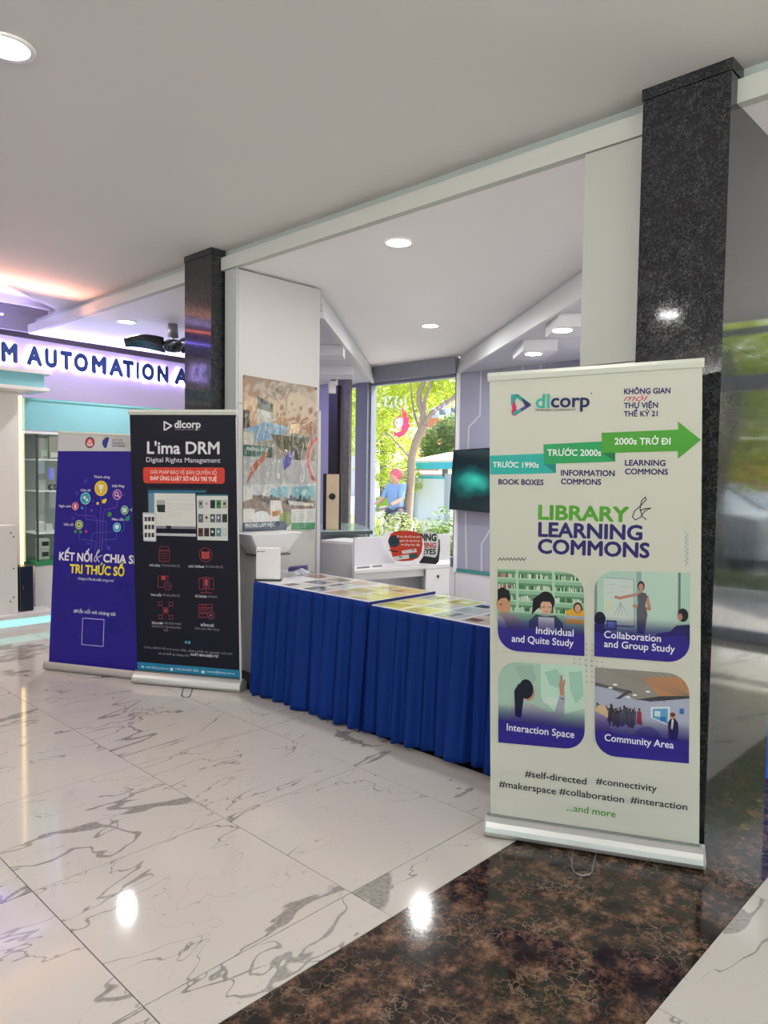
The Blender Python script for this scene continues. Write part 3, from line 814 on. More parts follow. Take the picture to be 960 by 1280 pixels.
it += [c.L([K.m(.24, .30), K.m(.27, .31), K.m(.38, .28), K.m(.49, .25)], .011, 'B98470', px=False), K.E(.235, .30, .022, .018, 'B98470'), c.L([K.m(.56, .28), K.m(.585, .42), K.m(.45, .40)], .012, 'B98470', px=False), K.E(.43, .39, .022, .02, 'B98470'),
       K.P([(.46, .70), (.45, .44), (.47, .36), (.46, .27), (.50, .235), (.545, .24), (.565, .28), (.54, .38), (.565, .48), (.55, .58), (.535, .71)], '54555E'), K.E(.497, .165, .038, .06, '2A2024'), K.E(.497, .175, .026, .042, 'B98470'), K.B(.485, .205, .51, .235, 'B98470')]
it += [K.E(.06, .56, .062, .085, '1B1F28'), K.P([(0, .75), (0, .62), (.10, .62), (.16, .75)], '3A3A6A'), K.B(.13, .57, .24, .68, '2A3050'), K.B(.14, .585, .228, .665, '6C88C8'),
       K.E(.93, .47, .055, .075, '191C22'), K.E(.90, .49, .025, .04, 'A97C68'), K.P([(.65, .72), (.66, .69), (.80, .66), (.86, .59), (1, .57), (1, .82), (.85, .74)], '2E2F44')]
it += wash(c, (743, 770), (862.3, 775), (862.2, 800), (743, 793), PB, 0, .90) + wash(c, (743, 793), (862.2, 800), (862, 829), (743, 820), PB, .90, 1, 2)
it += [corner(c, q[0], q[1], q[3], .078, BC), corner(c, q[2], q[1], q[3], .078, BC), T('Collaboration', (755, 797), (826, 802), 8.6, 'F0F0FA', .012), T('and Group Study', (755, 809), (843.5, 814.5), 8.4, 'F0F0FA', .012)]
c.art('photo_print', it, pn, label='printed picture of a woman presenting at a white board')
# picture 3: hand raised to a world map
q = ((623, 826), (730.6, 833), (731, 937.5), (623, 927.5)); K = Pic(c, *q)
it = [K.B(0, 0, 1, 1, 'A3C0AE'), K.P([(.5, 0), (1, 0), (1, .5), (.7, .62), (.5, .4)], 'B9DCC6'), K.P([(.55, .1), (.68, .05), (.75, .15), (.70, .28), (.60, .25)], '9CC4B0'), K.P([(.82, .08), (.97, .06), (.99, .35), (.90, .45), (.84, .3)], '9CC4B0'), K.E(.62, .44, .10, .05, 'C8DCD2'), K.P([(.2, .05), (.4, .02), (.45, .2), (.3, .3)], '95B5A4')]
it += [K.P([(.12, .85), (.16, .58), (.26, .50), (.42, .50), (.58, .58), (.66, .57), (.72, .36), (.78, .36), (.77, .60), (.66, .70), (.56, .72), (.55, .9)], 'A4A8B0'), c.L([K.m(.73, .40), K.m(.77, .41)], .004, '3A3A4A', px=False),
       K.P([(.725, .36), (.71, .22), (.725, .22), (.735, .12), (.75, .12), (.752, .2), (.775, .16), (.785, .18), (.77, .28), (.775, .36)], 'B4806C'), K.E(.36, .36, .07, .10, 'C08C74'), K.E(.33, .32, .085, .12, '161B28'), K.P([(.20, .66), (.19, .35), (.24, .26), (.30, .26), (.30, .45), (.27, .68)], '161B28')]
it += wash(c, (623, 880), (731, 888), (731, 912), (623, 902), PB, 0, .88) + wash(c, (623, 902), (731, 912), (731, 937.5), (623, 927.5), PB, .88, 1, 2)
it += [corner(c, q[0], q[1], q[3], .078, BC), corner(c, q[2], q[1], q[3], .078, BC), T('Interaction Space', (633.5, 914), (718, 920.5), 8.4, 'F0F0FA', .012)]
c.art('photo_print', it, pn, label='printed picture of a ponytailed person touching a map')
# picture 4: audience in a hall
q = ((743.7, 834), (862, 843), (861, 954), (743.7, 943)); K = Pic(c, *q)
it = [K.B(0, 0, 1, 1, 'A8AEC0'), K.P([(0, 0), (1, 0), (1, .26), (.45, .34), (0, .17)], '8C8880'), K.P([(.5, .08), (1, .02), (1, .25), (.7, .28)], 'B08058'), K.P([(.45, .33), (.7, .27), (1, .24), (1, .27), (.6, .34)], '3A3A40'), K.P([(.0, .17), (.4, .24), (.4, .27), (0, .21)], '55565C'), K.P([(.22, .34), (.36, .23), (.40, .24), (.27, .34)], '44464C')]
for i in range(9): it.append(c.L([K.m(.1+i*.1, .0), K.m(min(.99, .9+i*.03), .25)], .0015, '6E6A66', px=False))
it += [K.E(x, y, .025, .01, 'F4F4F0') for x, y in ((.22, .18), (.17, .22), (.57, .23), (.43, .28), (.36, .31))]
it += [K.P([(.60, .40), (.80, .38), (.80, .60), (.60, .52)], 'DDE6EE'), K.P([(.62, .42), (.78, .40), (.78, .575), (.62, .52)], '5C9CC0'), K.B(.64, .44, .70, .50, 'C8DCE4'), K.B(.70, .50, .76, .55, '2E6CB0'), K.B(.90, .39, .945, .45, '3A66A8')]
for i in range(26):
    x = .03+i*.016+rr.uniform(-.006, .006); y = .42+rr.uniform(-.02, .05)+i*.001
    it += [K.P([(x-.016, y+.18), (x-.018, y+.03), (x, y+.015), (x+.018, y+.03), (x+.016, y+.18)], rr.choice(['2A2A34', '3A3A44', '5A3A44', '44485A', '1F1F28'])), K.E(x, y, .011, .018, rr.choice(['2A2224', '4A3A34', '8C6A5A']), n=8)]
it += [K.P([(.45, .60), (.455, .46), (.50, .46), (.51, .62)], '8C2A34'), K.E(.48, .44, .012, .02, '5A3A34', n=8)]
it += [K.P([(.79, .80), (.78, .56), (.80, .52), (.85, .50), (.885, .55), (.89, .64), (.87, .8)], '22222C'), K.P([(.81, .62), (.82, .52), (.84, .52), (.83, .64)], 'D8D8E0'), K.E(.825, .48, .026, .038, 'C09078'), K.E(.83, .465, .028, .025, '6A3A2A')]
it += [K.E(.07, .52, .075, .10, 'C8B088'), K.P([(0, 1), (0, .5), (.12, .55), (.24, .85), (.26, 1)], '8C7CA4'), K.E(.57, .78, .15, .16, '7A78A8'), K.E(.9, .84, .08, .1, '5A5890')]
it += wash(c, (743.7, 893), (861.5, 903), (861.3, 927), (743.7, 917), PB, 0, .9) + wash(c, (743.7, 917), (861.3, 927), (861, 954), (743.7, 943), PB, .9, 1, 2)
it += [corner(c, q[1], q[0], q[2], .078, BC), corner(c, q[3], q[0], q[2], .078, BC), T('Community Area', (755.6, 926.5), (842, 934), 8.4, 'F0F0FA', .012), c.T('Science Hub', (815.5, 877), (832, 876), 2.6, '4A5A70')]
c.art('photo_print', it, pn, label='printed picture of a standing audience and a speaker in a hall')
c.each('hashtag_text', [T('#self-directed', (656, 972), (733, 979), 8, BK, .012), T('#connectivity', (744.7, 981), (821, 988), 8, BK, .012), T('#makerspace', (623.7, 985), (695, 991), 8, BK, .012),
    T('#collaboration', (699, 993.5), (780, 1002), 8, BK, .012), T('#interaction', (788, 1004), (859, 1011.5), 8, BK, .012), T('...and more', (708.5, 1014.5), (769.5, 1020), 8, '4B9432', .012)], pn)

# ---------------------------------------------------- dark navy banner
B = Banner((172, 838), (300.5, 849), .085, 'dark navy roll-up banner with a red slogan box and devices, left of the blue skirts')
B.base(fat=1.0); pn = B.panel((162, 516), (295, 516), col='080A1B'); B.rail((161.5, 512), (296, 512), .036)
B.pole(((B.tl[0]+B.tr[0])/2, 1.75))
B.wire_foot((232, 852), (243, 853.5), (226, 870), (237, 872))
c = B.c; T, P, L, RR = c.T, c.P, c.L, c.RR; WT = 'E6E6EC'
side = c.art('panel_edge', [c.Pm([(B.W-.004, 0), (B.W+.010, 0), (B.tr[0]+.010, B.tr[1]-.03), (B.tr[0]-.002, B.tr[1]-.03)], 'D8D8DC')], pn)
c.art('logo', [L([(205.5, 527), (205.5, 537.5)], .010, WT), L([(206, 527.5), (214.5, 532)], .010, WT), L([(214.5, 532.3), (207, 537.3)], .010, WT),
    T('dlcorp', (218, 534.7), (251, 534.9), 9, WT, .028), T('TOWARD COMMUNITY', (218.5, 537.6), (250.5, 537.8), 1.1, 'B8B8C4')], pn)
c.each('headline_text', [T("L'ima DRM", (184, 567), (274.5, 567.3), 14.5, WT, .022), T('Digital Rights Management', (183, 577.3), (275.5, 578.5), 5.8, WT, .004)], pn)
c.art('slogan_box', [RR([(179, 584), (281, 584.4), (281, 604.7), (179.5, 604)], .02, 'D2402E'), T('GIẢI PHÁP BẢO VỆ BẢN QUYỀN SỐ', (188, 592.5), (271, 592.9), 4.4, 'F6E0DA', .0), T('ĐÁP ỨNG LUẬT SỞ HỮU TRÍ TUỆ', (188, 600.3), (271, 601), 4.6, 'FFF2EE', .02)], pn)
it = [P([(183.8, 610), (259, 610.4), (259, 662), (184.5, 660)], '1A2233'), P([(185.5, 612.7), (257.5, 613.2), (257.5, 617), (185.6, 616.3)], '2A6C8C'), P([(185.6, 616.3), (193, 616.5), (193, 657.5), (186, 657)], '6F8FA6'),
      P([(193, 616.5), (257.5, 617), (257.5, 658.5), (193, 657.5)], 'E2E4DE'), P([(186, 657), (257.5, 658.5), (257.5, 661.5), (186.3, 660.3)], '8A8C98'), P([(177.5, 666), (260, 667.5), (256, 671), (181, 669)], 'C8CAD0'), P([(208, 657), (214, 657.2), (214, 661), (208, 660.8)], '22242E')]
it += [P([(196, 625), (206.5, 625), (206.5, 631), (196, 631)], 'AEB2B4'), P([(196, 631), (206.5, 631), (206.5, 640.5), (197, 640)], '2E3236')] + [L([(209, y), (x, y+.2)], .0016, '9AA0A4') for y, x in ((624, 233), (628, 213), (630, 243), (633, 242), (636, 240), (639, 214), (642, 227), (645, 225))]
it += [RR([(244.2, 615.5), (286.2, 616), (286.4, 677.5), (245.3, 676.5)], .012, '10131C'), P([(246, 618), (285, 618.4), (285, 675.8), (247, 675)], 'DDE2DE'), P([(246, 618), (285, 618.4), (285, 620), (246, 619.8)], '3A8C96')]
bc = [['A8ACAC', 'DADCD8', '2A2E30', '3A8A50', 'B8B4A0'], ['5A6A78', 'D2D4BC', '5C5E60', '6A6E8C', '3A4030'], ['5A3A3A', '3A3234', '24282C', '5A8C90', 'C8CCC8']]
for j in range(3):
    for i in range(5):
        x = 248+i*7.5; y = 625+j*17.5; it.append(P([(x, y), (x+6.2, y), (x+6.2, y+10.6), (x, y+10.4)], bc[j][i]))
        it.append(P([(x+1.5, y+3), (x+4.2, y+3), (x+4, y+6), (x+1.6, y+6)], rr.choice(['1E2024', 'DADCDC', '8CA0A0'])))
it += [RR([(178.6, 640.5), (195.4, 641), (195.6, 677), (179.6, 676.2)], .008, 'C9CCD2'), P([(180, 643), (194.2, 643.3), (194.4, 675), (180.6, 674.4)], 'EDEDEE')]
for j in range(3):
    for i in range(3):
        x = 181+i*4.4; y = 646+j*10; it.append(P([(x, y), (x+3.4, y), (x+3.4, y+5.6), (x, y+5.5)], rr.choice(['3A2E34', '22242A', '5A4A4A', '44504A'])))
c.art('device_print', it, pn, label='printed laptop, tablet and phone')
RD = 'B4494A'
def sq(x, y, w_, h, wd=.0028): return L([(x-w_, y-h), (x+w_, y-h), (x+w_, y+h), (x-w_, y+h)], wd, RD, True)
marks = [0]
it = [sq(205.6, 695, 6.5, 6.5), sq(205.6, 685.5, 5.5, 2.4)] + [L([(201, y), (210, y)], .002, RD) for y in (692, 695, 698)]
marks.append(len(it))
it += [c.ring((257, 693.5), 8.8, .0028, RD), P([(252, 689), (256.7, 690), (262, 689), (262, 698), (256.7, 699), (252, 698)], RD), L([(257, 690), (257, 698)], .002, '161A3A')]
marks.append(len(it))
it += [sq(203.8, 727, 6.2, 7), P([(202, 720), (207, 720), (207, 726), (204.5, 724), (202, 726)], RD), c.C((210, 732.5), 5.5, '161A3A'), c.ring((210, 732.5), 5, .0028, RD), L([(208, 733), (210.5, 731), (212.5, 734)], .002, RD)]
marks.append(len(it))
it += [sq(258, 729.5, 9, 6.8), P([(254, 722.5), (262, 722.5), (262, 734), (254, 734)], '161A3A'), sq(258, 728, 3.6, 6.2), P([(256, 724), (260, 724), (260, 732), (256, 732)], RD), L([(251, 740.8), (265, 741)], .0032, RD), L([(258, 736), (258, 740)], .003, RD)]
marks.append(len(it))
it += [sq(x, y, 2.2, 2.4) for x, y in ((200.5, 754.5), (213.8, 755), (200.8, 771), (214, 771.5))] + [c.ring((207.3, 763), 3.6, .0028, RD), P([(205.5, 761), (209, 761), (209, 765), (205.5, 765)], RD)] + [L([a_, b_], .0018, RD) for a_, b_ in (((202, 756), (205, 760)), ((212, 757), (209.5, 760)), ((202, 769), (205, 765.5)), ((212, 769), (209.5, 766)))]
marks.append(len(it))
it += [sq(257, y, 8.6, 2.1) for y in (757.5, 763.5, 769.5)] + [L([(251, y), (259, y)], .002, RD) for y in (757.5, 763.5)] + [c.C((264, 769), 5.4, '161A3A'), c.ring((264, 769), 4.6, .0028, RD), P([(262.5, 767.5), (265.5, 767.5), (265.5, 770.5), (262.5, 770.5)], RD)]
marks.append(len(it))
for m0, m1 in zip(marks[:-1], marks[1:]): c.art('icon_print', it[m0:m1], pn)
def two(b_, n_, l, m_, r, cap=2.5): return [T(b_, l, m_, cap, WT, .02), T(n_, (m_[0]+1.2, m_[1]), r, cap, '9C9CAC')]
c.each('caption_text', two('MÃ HÓA', 'TÀI NGUYÊN SỐ', (187, 708), (200.5, 708.2), (224.6, 708.7)) + two('LƯU THÔNG', 'TÀI NGUYÊN SỐ', (236, 709.3), (255, 709.6), (278.6, 710)) + two('THU HỒI', 'TÀI NGUYÊN SỐ', (188.5, 745), (201.5, 745.3), (224.6, 745.7))
    + two('SỬ DỤNG', 'ONLINE', (244, 746.6), (258.5, 746.9), (271.4, 747.2)) + two('TÍCH HỢP', 'VỚI GIẢI PHÁP', (189.6, 780), (204, 780.4), (226.6, 781)) + [T('QUẢN LÝ TÀI NGUYÊN', (190, 784.5), (226, 785.3), 2.3, '9C9CAC'), T('SỐ', (205, 789), (210, 789), 2.2, '9C9CAC'),
    T('ĐỒNG BỘ', (251, 782.7), (267.4, 783.3), 2.7, WT, .02), T('GIỮA CÁC NỀN TẢNG', (243.4, 787), (274.3, 788), 2.3, '9C9CAC')], pn)
c.each('quote_text', [T('“', (231, 809.5), (238.3, 810), 8.4, '4FA6C0', .03), T("L'ima DRM hỗ trợ trực tiếp, phân phối tài nguyên trả phí", (180.4, 812.5), (290.5, 816), 2.5, '9C9CAC'), T('và có thể áp dụng cho', (198, 818.5), (236.7, 819.8), 2.5, 'B0B0BC'), T('XUẤT BẢN ĐIỆN TỬ', (238, 820), (272.9, 821.3), 2.7, WT, .02)], pn)
c.art('contact_strip', [c.Pm([(0, .008), (B.W, .008), (B.W+.0, .062), (-.001, .062)], '1F7EA6'), T('www.dlcorp.com.vn', (181.8, 834.8), (210.7, 837), 2.8, 'E0F0F6'), T('(+84-24) 6635 2856', (219.4, 837.6), (248.3, 839.5), 2.8, 'E0F0F6'), T('contact@dlcorp.com.vn', (258.4, 840.7), (293.7, 843), 2.8, 'E0F0F6'),
    c.C((178.5, 833.3), 1.4, 'E0F0F6'), P([(213, 834.8), (216.5, 835), (216.5, 838.5), (213, 838.3)], 'E0F0F6'), P([(252, 838), (256, 838.3), (256, 841.5), (252, 841.2)], 'E0F0F6')], pn)

# ---------------------------------------------------- blue banner, left
B = Banner((61, 828), (172, 840), .05, 'purple-blue roll-up banner with a tree of round icons, overlapped by the dark navy banner', tilt=4.2, width=.80)
B.base(ext=.012, fat=.8, M=mat('plain_aluminium', 'ABA7A2', .45, metal=.4)); pn = B.panel((73.3, 541), (176, 546), blx=.0, brx=.80, col='1D1472')
B.rail((73.3, 538.5), (176, 543.5), .02); B.pole((.42, 1.7))
for l, f in (((88, 836), (75.5, 838.5)), ((143, 843.5), (128.5, 846.5))):
    a = PZ(*l); b_ = PZ(*f); d = (b_-a).normalized(); s_ = Vector((-d.y, d.x, 0))*.014
    MB().prism([a-s_+Vector((0, 0, .002)), b_-s_+Vector((0, 0, .002)), b_+d*.01+Vector((0, 0, .002)), b_+s_+Vector((0, 0, .002)), a+s_+Vector((0, 0, .002))], (0, 0, .006)).build('swivel_foot', STEEL, B.root)
c = B.c; T, P, L, RR = c.T, c.P, c.L, c.RR
tl, tr = B.tl, B.tr
hb = c.uv((74.4, 563.8)); y_h = hb[1]; xl = tl[0]*y_h/tl[1]; xr = .8+(tr[0]-.8)*y_h/tr[1]
c.art('header_print', [c.Pm([(xl, y_h), (xr, y_h), (tr[0], tr[1]-.005), (tl[0], tl[1]-.005)], 'C9C8C8'), c.C((112.4, 553.2), 7.0, '3A2E30'), c.C((112.4, 553.2), 5.6, 'C8505A'), c.C((112.4, 552), 2.6, 'E8B0A8'), P([(108.5, 553), (112.4, 556), (116.3, 553), (115.5, 557.5), (109.3, 557.5)], 'E8C8C4'),
    c.C((134, 553.5), 7, '22408C'), P([(137.5, 546), (142, 547), (141, 561), (133.5, 561)], 'C9C8C8'), c.L([(137.5, 547), (133.8, 560)], .004, 'F2F2F2'), P([(129, 545.5), (131.5, 544.5), (131, 549), (129, 549.5)], 'D8D080'),
    T('INSTITUTE', (140.4, 551), (153, 551.4), 2.4, '4A4A54', .01), T('FOR DIGITAL', (140.4, 554.8), (155, 555.2), 2.4, '4A4A54', .01), T('KNOWLEDGE', (140.4, 558.4), (156.5, 558.8), 2.4, '4A4A54', .01)], pn)
it = []
for pts, col in (([(126.5, 618), (124.5, 687)], '7C6CC0'), ([(107, 631), (107.3, 649), (133, 652), (132.5, 686)], '5C6CC8'), ([(94.5, 637), (94.8, 644), (118, 645), (121.5, 650), (121, 686)], '8C4CA8'), ([(146.6, 625), (146, 634), (131, 637), (129, 645), (128, 687)], '8C5CC0'),
                 ([(99, 661), (99, 674), (119, 676), (119, 688)], '4C7CB8'), ([(146, 665), (145, 674), (128, 675), (127, 688)], '4C7CB8'), ([(156, 643), (155, 664), (118, 666), (115, 670), (114.5, 686)], '4C6CC0')):
    it.append(L(pts, .0028, col))
for x, y, r, o_, i_ in ((126.5, 610.4, 9.6, 'E8D04A', 'D8B42E'), (107, 623, 7.6, '8CD0D8', '2E9CB0'), (146.7, 618.3, 6.6, 'C8A8D8', '7C2E8C'), (94.3, 632.7, 5.0, 'E0A0B0', 'C82E4A'), (156, 637.7, 5.6, 'A8D8B8', '2E8C50'), (99, 655.8, 5.8, 'D8D8A0', '7C9C3A'), (146.4, 659, 5.8, '8CD8E0', '3AA8BC')):
    it += [c.C((x, y), r, o_), c.C((x, y), r*.84, i_)]
it += [P([(123.5, 606), (129.5, 606), (129, 610.5), (127.3, 612), (127.3, 615), (129, 616), (124, 616), (125.7, 615), (125.7, 612), (124, 610.5)], 'F0ECE0'), P([(104, 621), (107, 620), (108, 623), (105, 624)], 'F0F0F0'), P([(107, 624), (110, 623), (110.5, 626), (108, 627)], 'F0F0F0'), c.ring((146, 617.6), 2.4, .006, 'F4F0F8'), L([(148, 619.5), (149.6, 621.5)], .007, 'F4F0F8'),
       T('$', (92.8, 634.9), (95.8, 634.9), 4.4, 'F8E8EC', .02), P([(153.4, 635), (158.6, 635), (158.6, 640.5), (153.4, 640.5)], 'D8F0DC'), c.ring((99, 655.8), 2.6, .006, 'F0F0D8'), P([(144, 656.5), (148.6, 656), (148.6, 659.5), (146.5, 662), (144.3, 660)], 'F0F8F8')]
it += [c.C((122.4, 629.3), 1.9, 'E8D04A'), P([(127.8, 629), (128, 625), (133, 623), (133.8, 625), (132, 629)], 'E8D04A'), c.C((103, 635), 1.6, '3AA8D8'), c.C((137.3, 643), 3, '4C9C2E'), P([(156.5, 650), (158, 646.5), (162.5, 644), (162, 650), (159, 651.6)], '2E9C6A'), c.C((94.6, 664.6), 2.2, '4C9C3A'), c.C((101.3, 664.8), 2, '4C8C4A'), c.C((108, 664.3), 1.9, 'C83A8C'), c.C((115, 638), 2, '6C3AA0'),
       c.C((107.5, 601.6), 3, '3A34A4'), c.C((96.6, 616.5), 2.6, '3A34A4'), c.C((92, 648), 2.6, '3A34A4'), c.C((136.5, 685), 2.6, '4A44B0'), c.C((110.5, 679.5), 2, '3A34A4'), c.C((116.5, 626.5), 2, '3A34A4'), c.C((155, 618.5), 1.8, '3A34A4')]
for b_, l, r in (('Thành công', (117.7, 597.3), (137.7, 598)), ('Chia sẻ', (101, 614.2), (113.4, 614.2)), ('Giải Pháp', (140.3, 609), (156, 609)), ('Ngân sách', (74.3, 633.8), (89, 634.3)), ('Kết nối', (80.3, 657), (92, 657.2)), ('Nhu cầu', (140.3, 650.4), (155, 650.8)), ('Cộng', (163, 638.6), (177, 639))):
    it.append(T(b_, l, r, 2.9, 'E8E8F4', .015))
c.art('icon_tree_print', it, pn, label='printed tree of round coloured icons')
c.each('headline_text', [T('KẾT NỐI', (73.8, 700), (115, 701.8), 9.6, 'F0F0F8', .035), T('CHIA SẺ', (129, 702.5), (173.5, 704.8), 9.8, 'F0F0F8', .035), T('TRI THỨC SỐ', (87, 716.8), (155.5, 719), 10.4, 'F2E22A', .035),
    ], pn)
c.each('small_text', [L([(127.5, 694), (123, 696.5), (119.5, 702), (117.5, 700.5), (119.5, 695), (124.5, 689), (123.5, 687), (121, 691), (121, 698), (124.5, 702.5)], .006, 'E0E0F4'), T('https://hub.idk.org.vn/', (97.5, 724.5), (143, 727.5), 3.4, 'E8E8F4', .008, .2), T('#Kết nối với chúng tôi', (92, 765.6), (144.3, 769.6), 4.2, 'E8E8F4', .01),
    L([(103.5, 772.5), (130.2, 774.5), (129, 808), (102.3, 805.5)], .006, 'B8B4E8', True)], pn)
bl2 = []
for k in range(9):
    x = rr.uniform(.02, .6); y = rr.uniform(.1, .6); s_ = rr.uniform(.05, .12); bl2.append(c.Pm([(x, y), (x+s_*1.2, y+s_*.2), (x+s_*1.4, y+s_), (x+s_*.5, y+s_*1.3)], '2E34B0', .28))
c.art('background_print', bl2, pn, kind='stuff', h0=.0006, step=.00002)

# ================================================================== SKIRTED TABLES
TX0, TX1 = 2.985, 3.56
def smooth(a, b, t): t = max(0, min(1, (t-a)/(b-a))); return t*t*(3-2*t)
def table(y0, y1, top, label, left_wrap, right_wrap, seed):
    t = thing('skirted_table', ((TX0+TX1)/2, (y0+y1)/2, 0), label, 'table')
    box('tabletop', TX0, TX1, y0, y1, top-.022, top, mat('glossy_white_top', 'DDDCE0', .08), t, bevel=.003)
    for x in (TX0+.05, TX1-.05):
        for y in (y0+.06, y1-.06):
            MB().tube([(x, y, .003 if x < 3.1 else 0.0), (x, y, top-.022)], .014, 8).build('leg', STEEL, t)
    MB().tube([(TX1-.05, y0+.06, .25), (TX1-.05, y1-.06, .25)], .010, 8).build('cross_bar', STEEL, t)
    # hemmed and gathered skirt following front and open ends
    rg = random.Random(seed)
    path = []
    if left_wrap: path += [(TX1-.02-.03*i, y1+.006, 0, 1) for i in range(18)]
    n = int((y1-y0)/.006)
    ya, yb = (y1 if left_wrap else y1+.012), (y0 if right_wrap else y0-.03)
    path += [(TX0-.008, ya-(ya-yb)*i/n, -1, 0) for i in range(n+1)]
    if right_wrap: path += [(TX0+.02+.03*i, y0-.006, 0, -1) for i in range(18)]
    # pleats with irregular spacing
    L_ = [0.0]
    for p, q in zip(path[:-1], path[1:]): L_.append(L_[-1]+math.hypot(q[0]-p[0], q[1]-p[1]))
    cuts = [0.0]
    while cuts[-1] < L_[-1]: cuts.append(cuts[-1] + rg.uniform(.075, .15))
    dep = [rg.uniform(.6, 1.0) for _ in cuts]; hem = [rg.uniform(.0, .025) for _ in cuts]; lean = [rg.uniform(-.018, .018) for _ in cuts]; lean[0] = lean[-2] = 0
    rows = 22; vs = []; fs = []
    for r in range(rows+1):
        f = r/rows
        for i, p in enumerate(path):
            u = L_[i]
            k = max(j for j in range(len(cuts)) if cuts[j] <= u + 1e-9); k = min(k, len(cuts)-2)
            uu = u + lean[k]*f
            ph = (uu-cuts[k])/(cuts[k+1]-cuts[k])
            ph = max(0, min(1, ph))
            # a box pleat: quick rise, broad rounded face, sharp tuck under
            prof = smooth(0, .22, ph)*(1-smooth(.86, 1.0, ph)); prof = prof*(.55+.45*math.sin(math.pi*min(1, ph*1.3))) + .10*math.sin(ph*8+seed+k)*f*math.sin(math.pi*ph)
            amp = (.034 + .062*f**.8)*dep[k]
            z = (top-.004)*(1-f) + (.005+hem[k]*.3+.030*max(0, min(1, (3.6-p[1])/1.6)))*f
            d = amp*prof + .006*f
            vs.append((p[0]+p[2]*d, p[1]+p[3]*d, z))
    N = len(path)
    for r in range(rows):
        for i in range(N-1): fs.append((r*N+i, r*N+i+1, (r+1)*N+i+1, (r+1)*N+i))
    o = MB().add(vs, fs, True).build('skirt', BLUE, t)
    sm = o.modifiers.new('thickness', 'SOLIDIFY'); sm.thickness = .0012
    MB().box(TX0-.012, TX0-.006, y0, y1, top-.012, top-.003).build('hem_band', mat('skirt_band', '0C2F80', .7), t)
    return t
table(2.985, 4.085, .757, 'left table under a pleated royal blue skirt, its top slightly higher', True, False, 3)
table(1.78, 2.975, .742, 'right table under a pleated royal blue skirt, running behind the green and white banner', False, True, 8)
box('tape_edge', TX0-.005, TX1, 2.976, 2.984, .735, .7575, CLOTH_D, None, label='narrow dark blue cloth edge between the two blue skirted tables', cat='cloth')

# printed sheets lying in rows
SHEET = [('D9D6D0', ['B0A8A0', '6E5A50', '8E8880']), ('DAD48A', ['E8E29A', 'B8A860', 'F0ECC8']), ('D4D8DC', ['5A6A8A', '9AA8B8', '3A4458']), ('D8C8BC', ['A8705A', '7A4A3A', 'C8A890']), ('C8CCCE', ['7E8890', '4E565E', 'A8B0B6'])]  # the yellow kind has the bright window reflection put into its sheet colour
SN = ['warm grey', 'yellow-reflecting', 'blue', 'brown', 'grey']
rs = random.Random(21)
ordn = ['first', 'second', 'third', 'fourth', 'fifth', 'sixth']
def sheets(tab, y1, y0, ncol, z, pal):
    pitch = (y1-y0)/ncol
    for r_, row in enumerate(('front', 'middle', 'back')):
        for k in range(ncol):
            if tab == 'left' and k == 0 and r_ < 2: continue
            x = TX0+.014+r_*.183; y = y1-.01-k*pitch
            kind = pal[(r_*ncol+k) % len(pal)]; base, sub = SHEET[kind]
            ang = rs.uniform(-.05, .05)
            ex = Vector((math.sin(ang), -math.cos(ang), 0)); ey = Vector((math.cos(ang), math.sin(ang), 0))
            cv = Canvas((x, y, z+.0006), ex, ey); W_, H_ = pitch-.02, .168
            it = [cv.Pm([(0, 0), (W_, 0), (W_, H_), (0, H_)], base)]
            cx = .01
            for _ in range(rs.choice([1, 2, 2, 3])):
                w_ = rs.uniform(.25, .5)*W_
                if cx+w_ > W_-.01: break
                y_a = rs.uniform(.01, .05); y_b = rs.uniform(.09, .155)
                it.append(cv.Pm([(cx, y_a), (cx+w_, y_a), (cx+w_, y_b), (cx, y_b)], rs.choice(sub))); cx += w_+.008
            for j in range(3): it.append(cv.Pm([(W_*.1, .008+j*.006), (W_*(.5+.1*j), .008+j*.006), (W_*(.5+.1*j), .0105+j*.006), (W_*.1, .0105+j*.006)], '5A5A60'))
            cv.art('printed_sheet', it, None, h0=0, step=.0001, M=print_mat('glossy_ink', .12), group='printed sheets on the blue tables', cat='paper',
                   label='%s printed sheet, %s from the left in the %s row of the %s table' % (SN[kind], ordn[k], row, tab))
sheets('left', 4.075, 2.99, 5, .757, [2, 0, 4, 3, 1, 0, 4, 2, 1, 1, 3, 0, 3, 1, 1])
sheets('right', 2.965, 1.95, 5, .742, [1, 1, 4, 3, 0, 1, 0, 4, 2, 0, 0, 1, 2, 4, 3])

# white counter box on the table (its square code left out)
p = PZ(320, 724, .769); q = PZ(350, 724, .769); q = p + Vector((CR.x, CR.y, 0)).normalized()*(q-p).length; d = q-p; back = Vector((-d.y, d.x, 0)).normalized()*.035
if back.dot(CF) < 0: back = -back
p.z = q.z = .769; h_ = .215
t = thing('counter_sign', Vector(((p.x+q.x)/2, (p.y+q.y)/2, .757)), 'white upright counter sign box with a dark foot, on the left end of the tables', 'sign')
MB().obox(p, q-p, back, (0, 0, h_)).build('body', mat('sign_white', 'D9D8D6', .35), t, bevel=.003)
pf = Vector((p.x, p.y, .7575)); MB().obox(pf - (q-p)*.06 - back*.3, (q-p)*1.12, back*1.8, (0, 0, .0115)).build('foot', DARK, t)
cv = Canvas(p, q-p, (0, 0, 1)); sw = (q-p).length
cv.art('front_print', [cv.Pm([(.01, h_-.03), (.02, h_-.03), (.02, h_-.02), (.01, h_-.02)], '5A5C60'), cv.Pm([(.026, h_-.028), (.06, h_-.028), (.06, h_-.022), (.026, h_-.022)], '8A8C90')], t, h0=.0012)
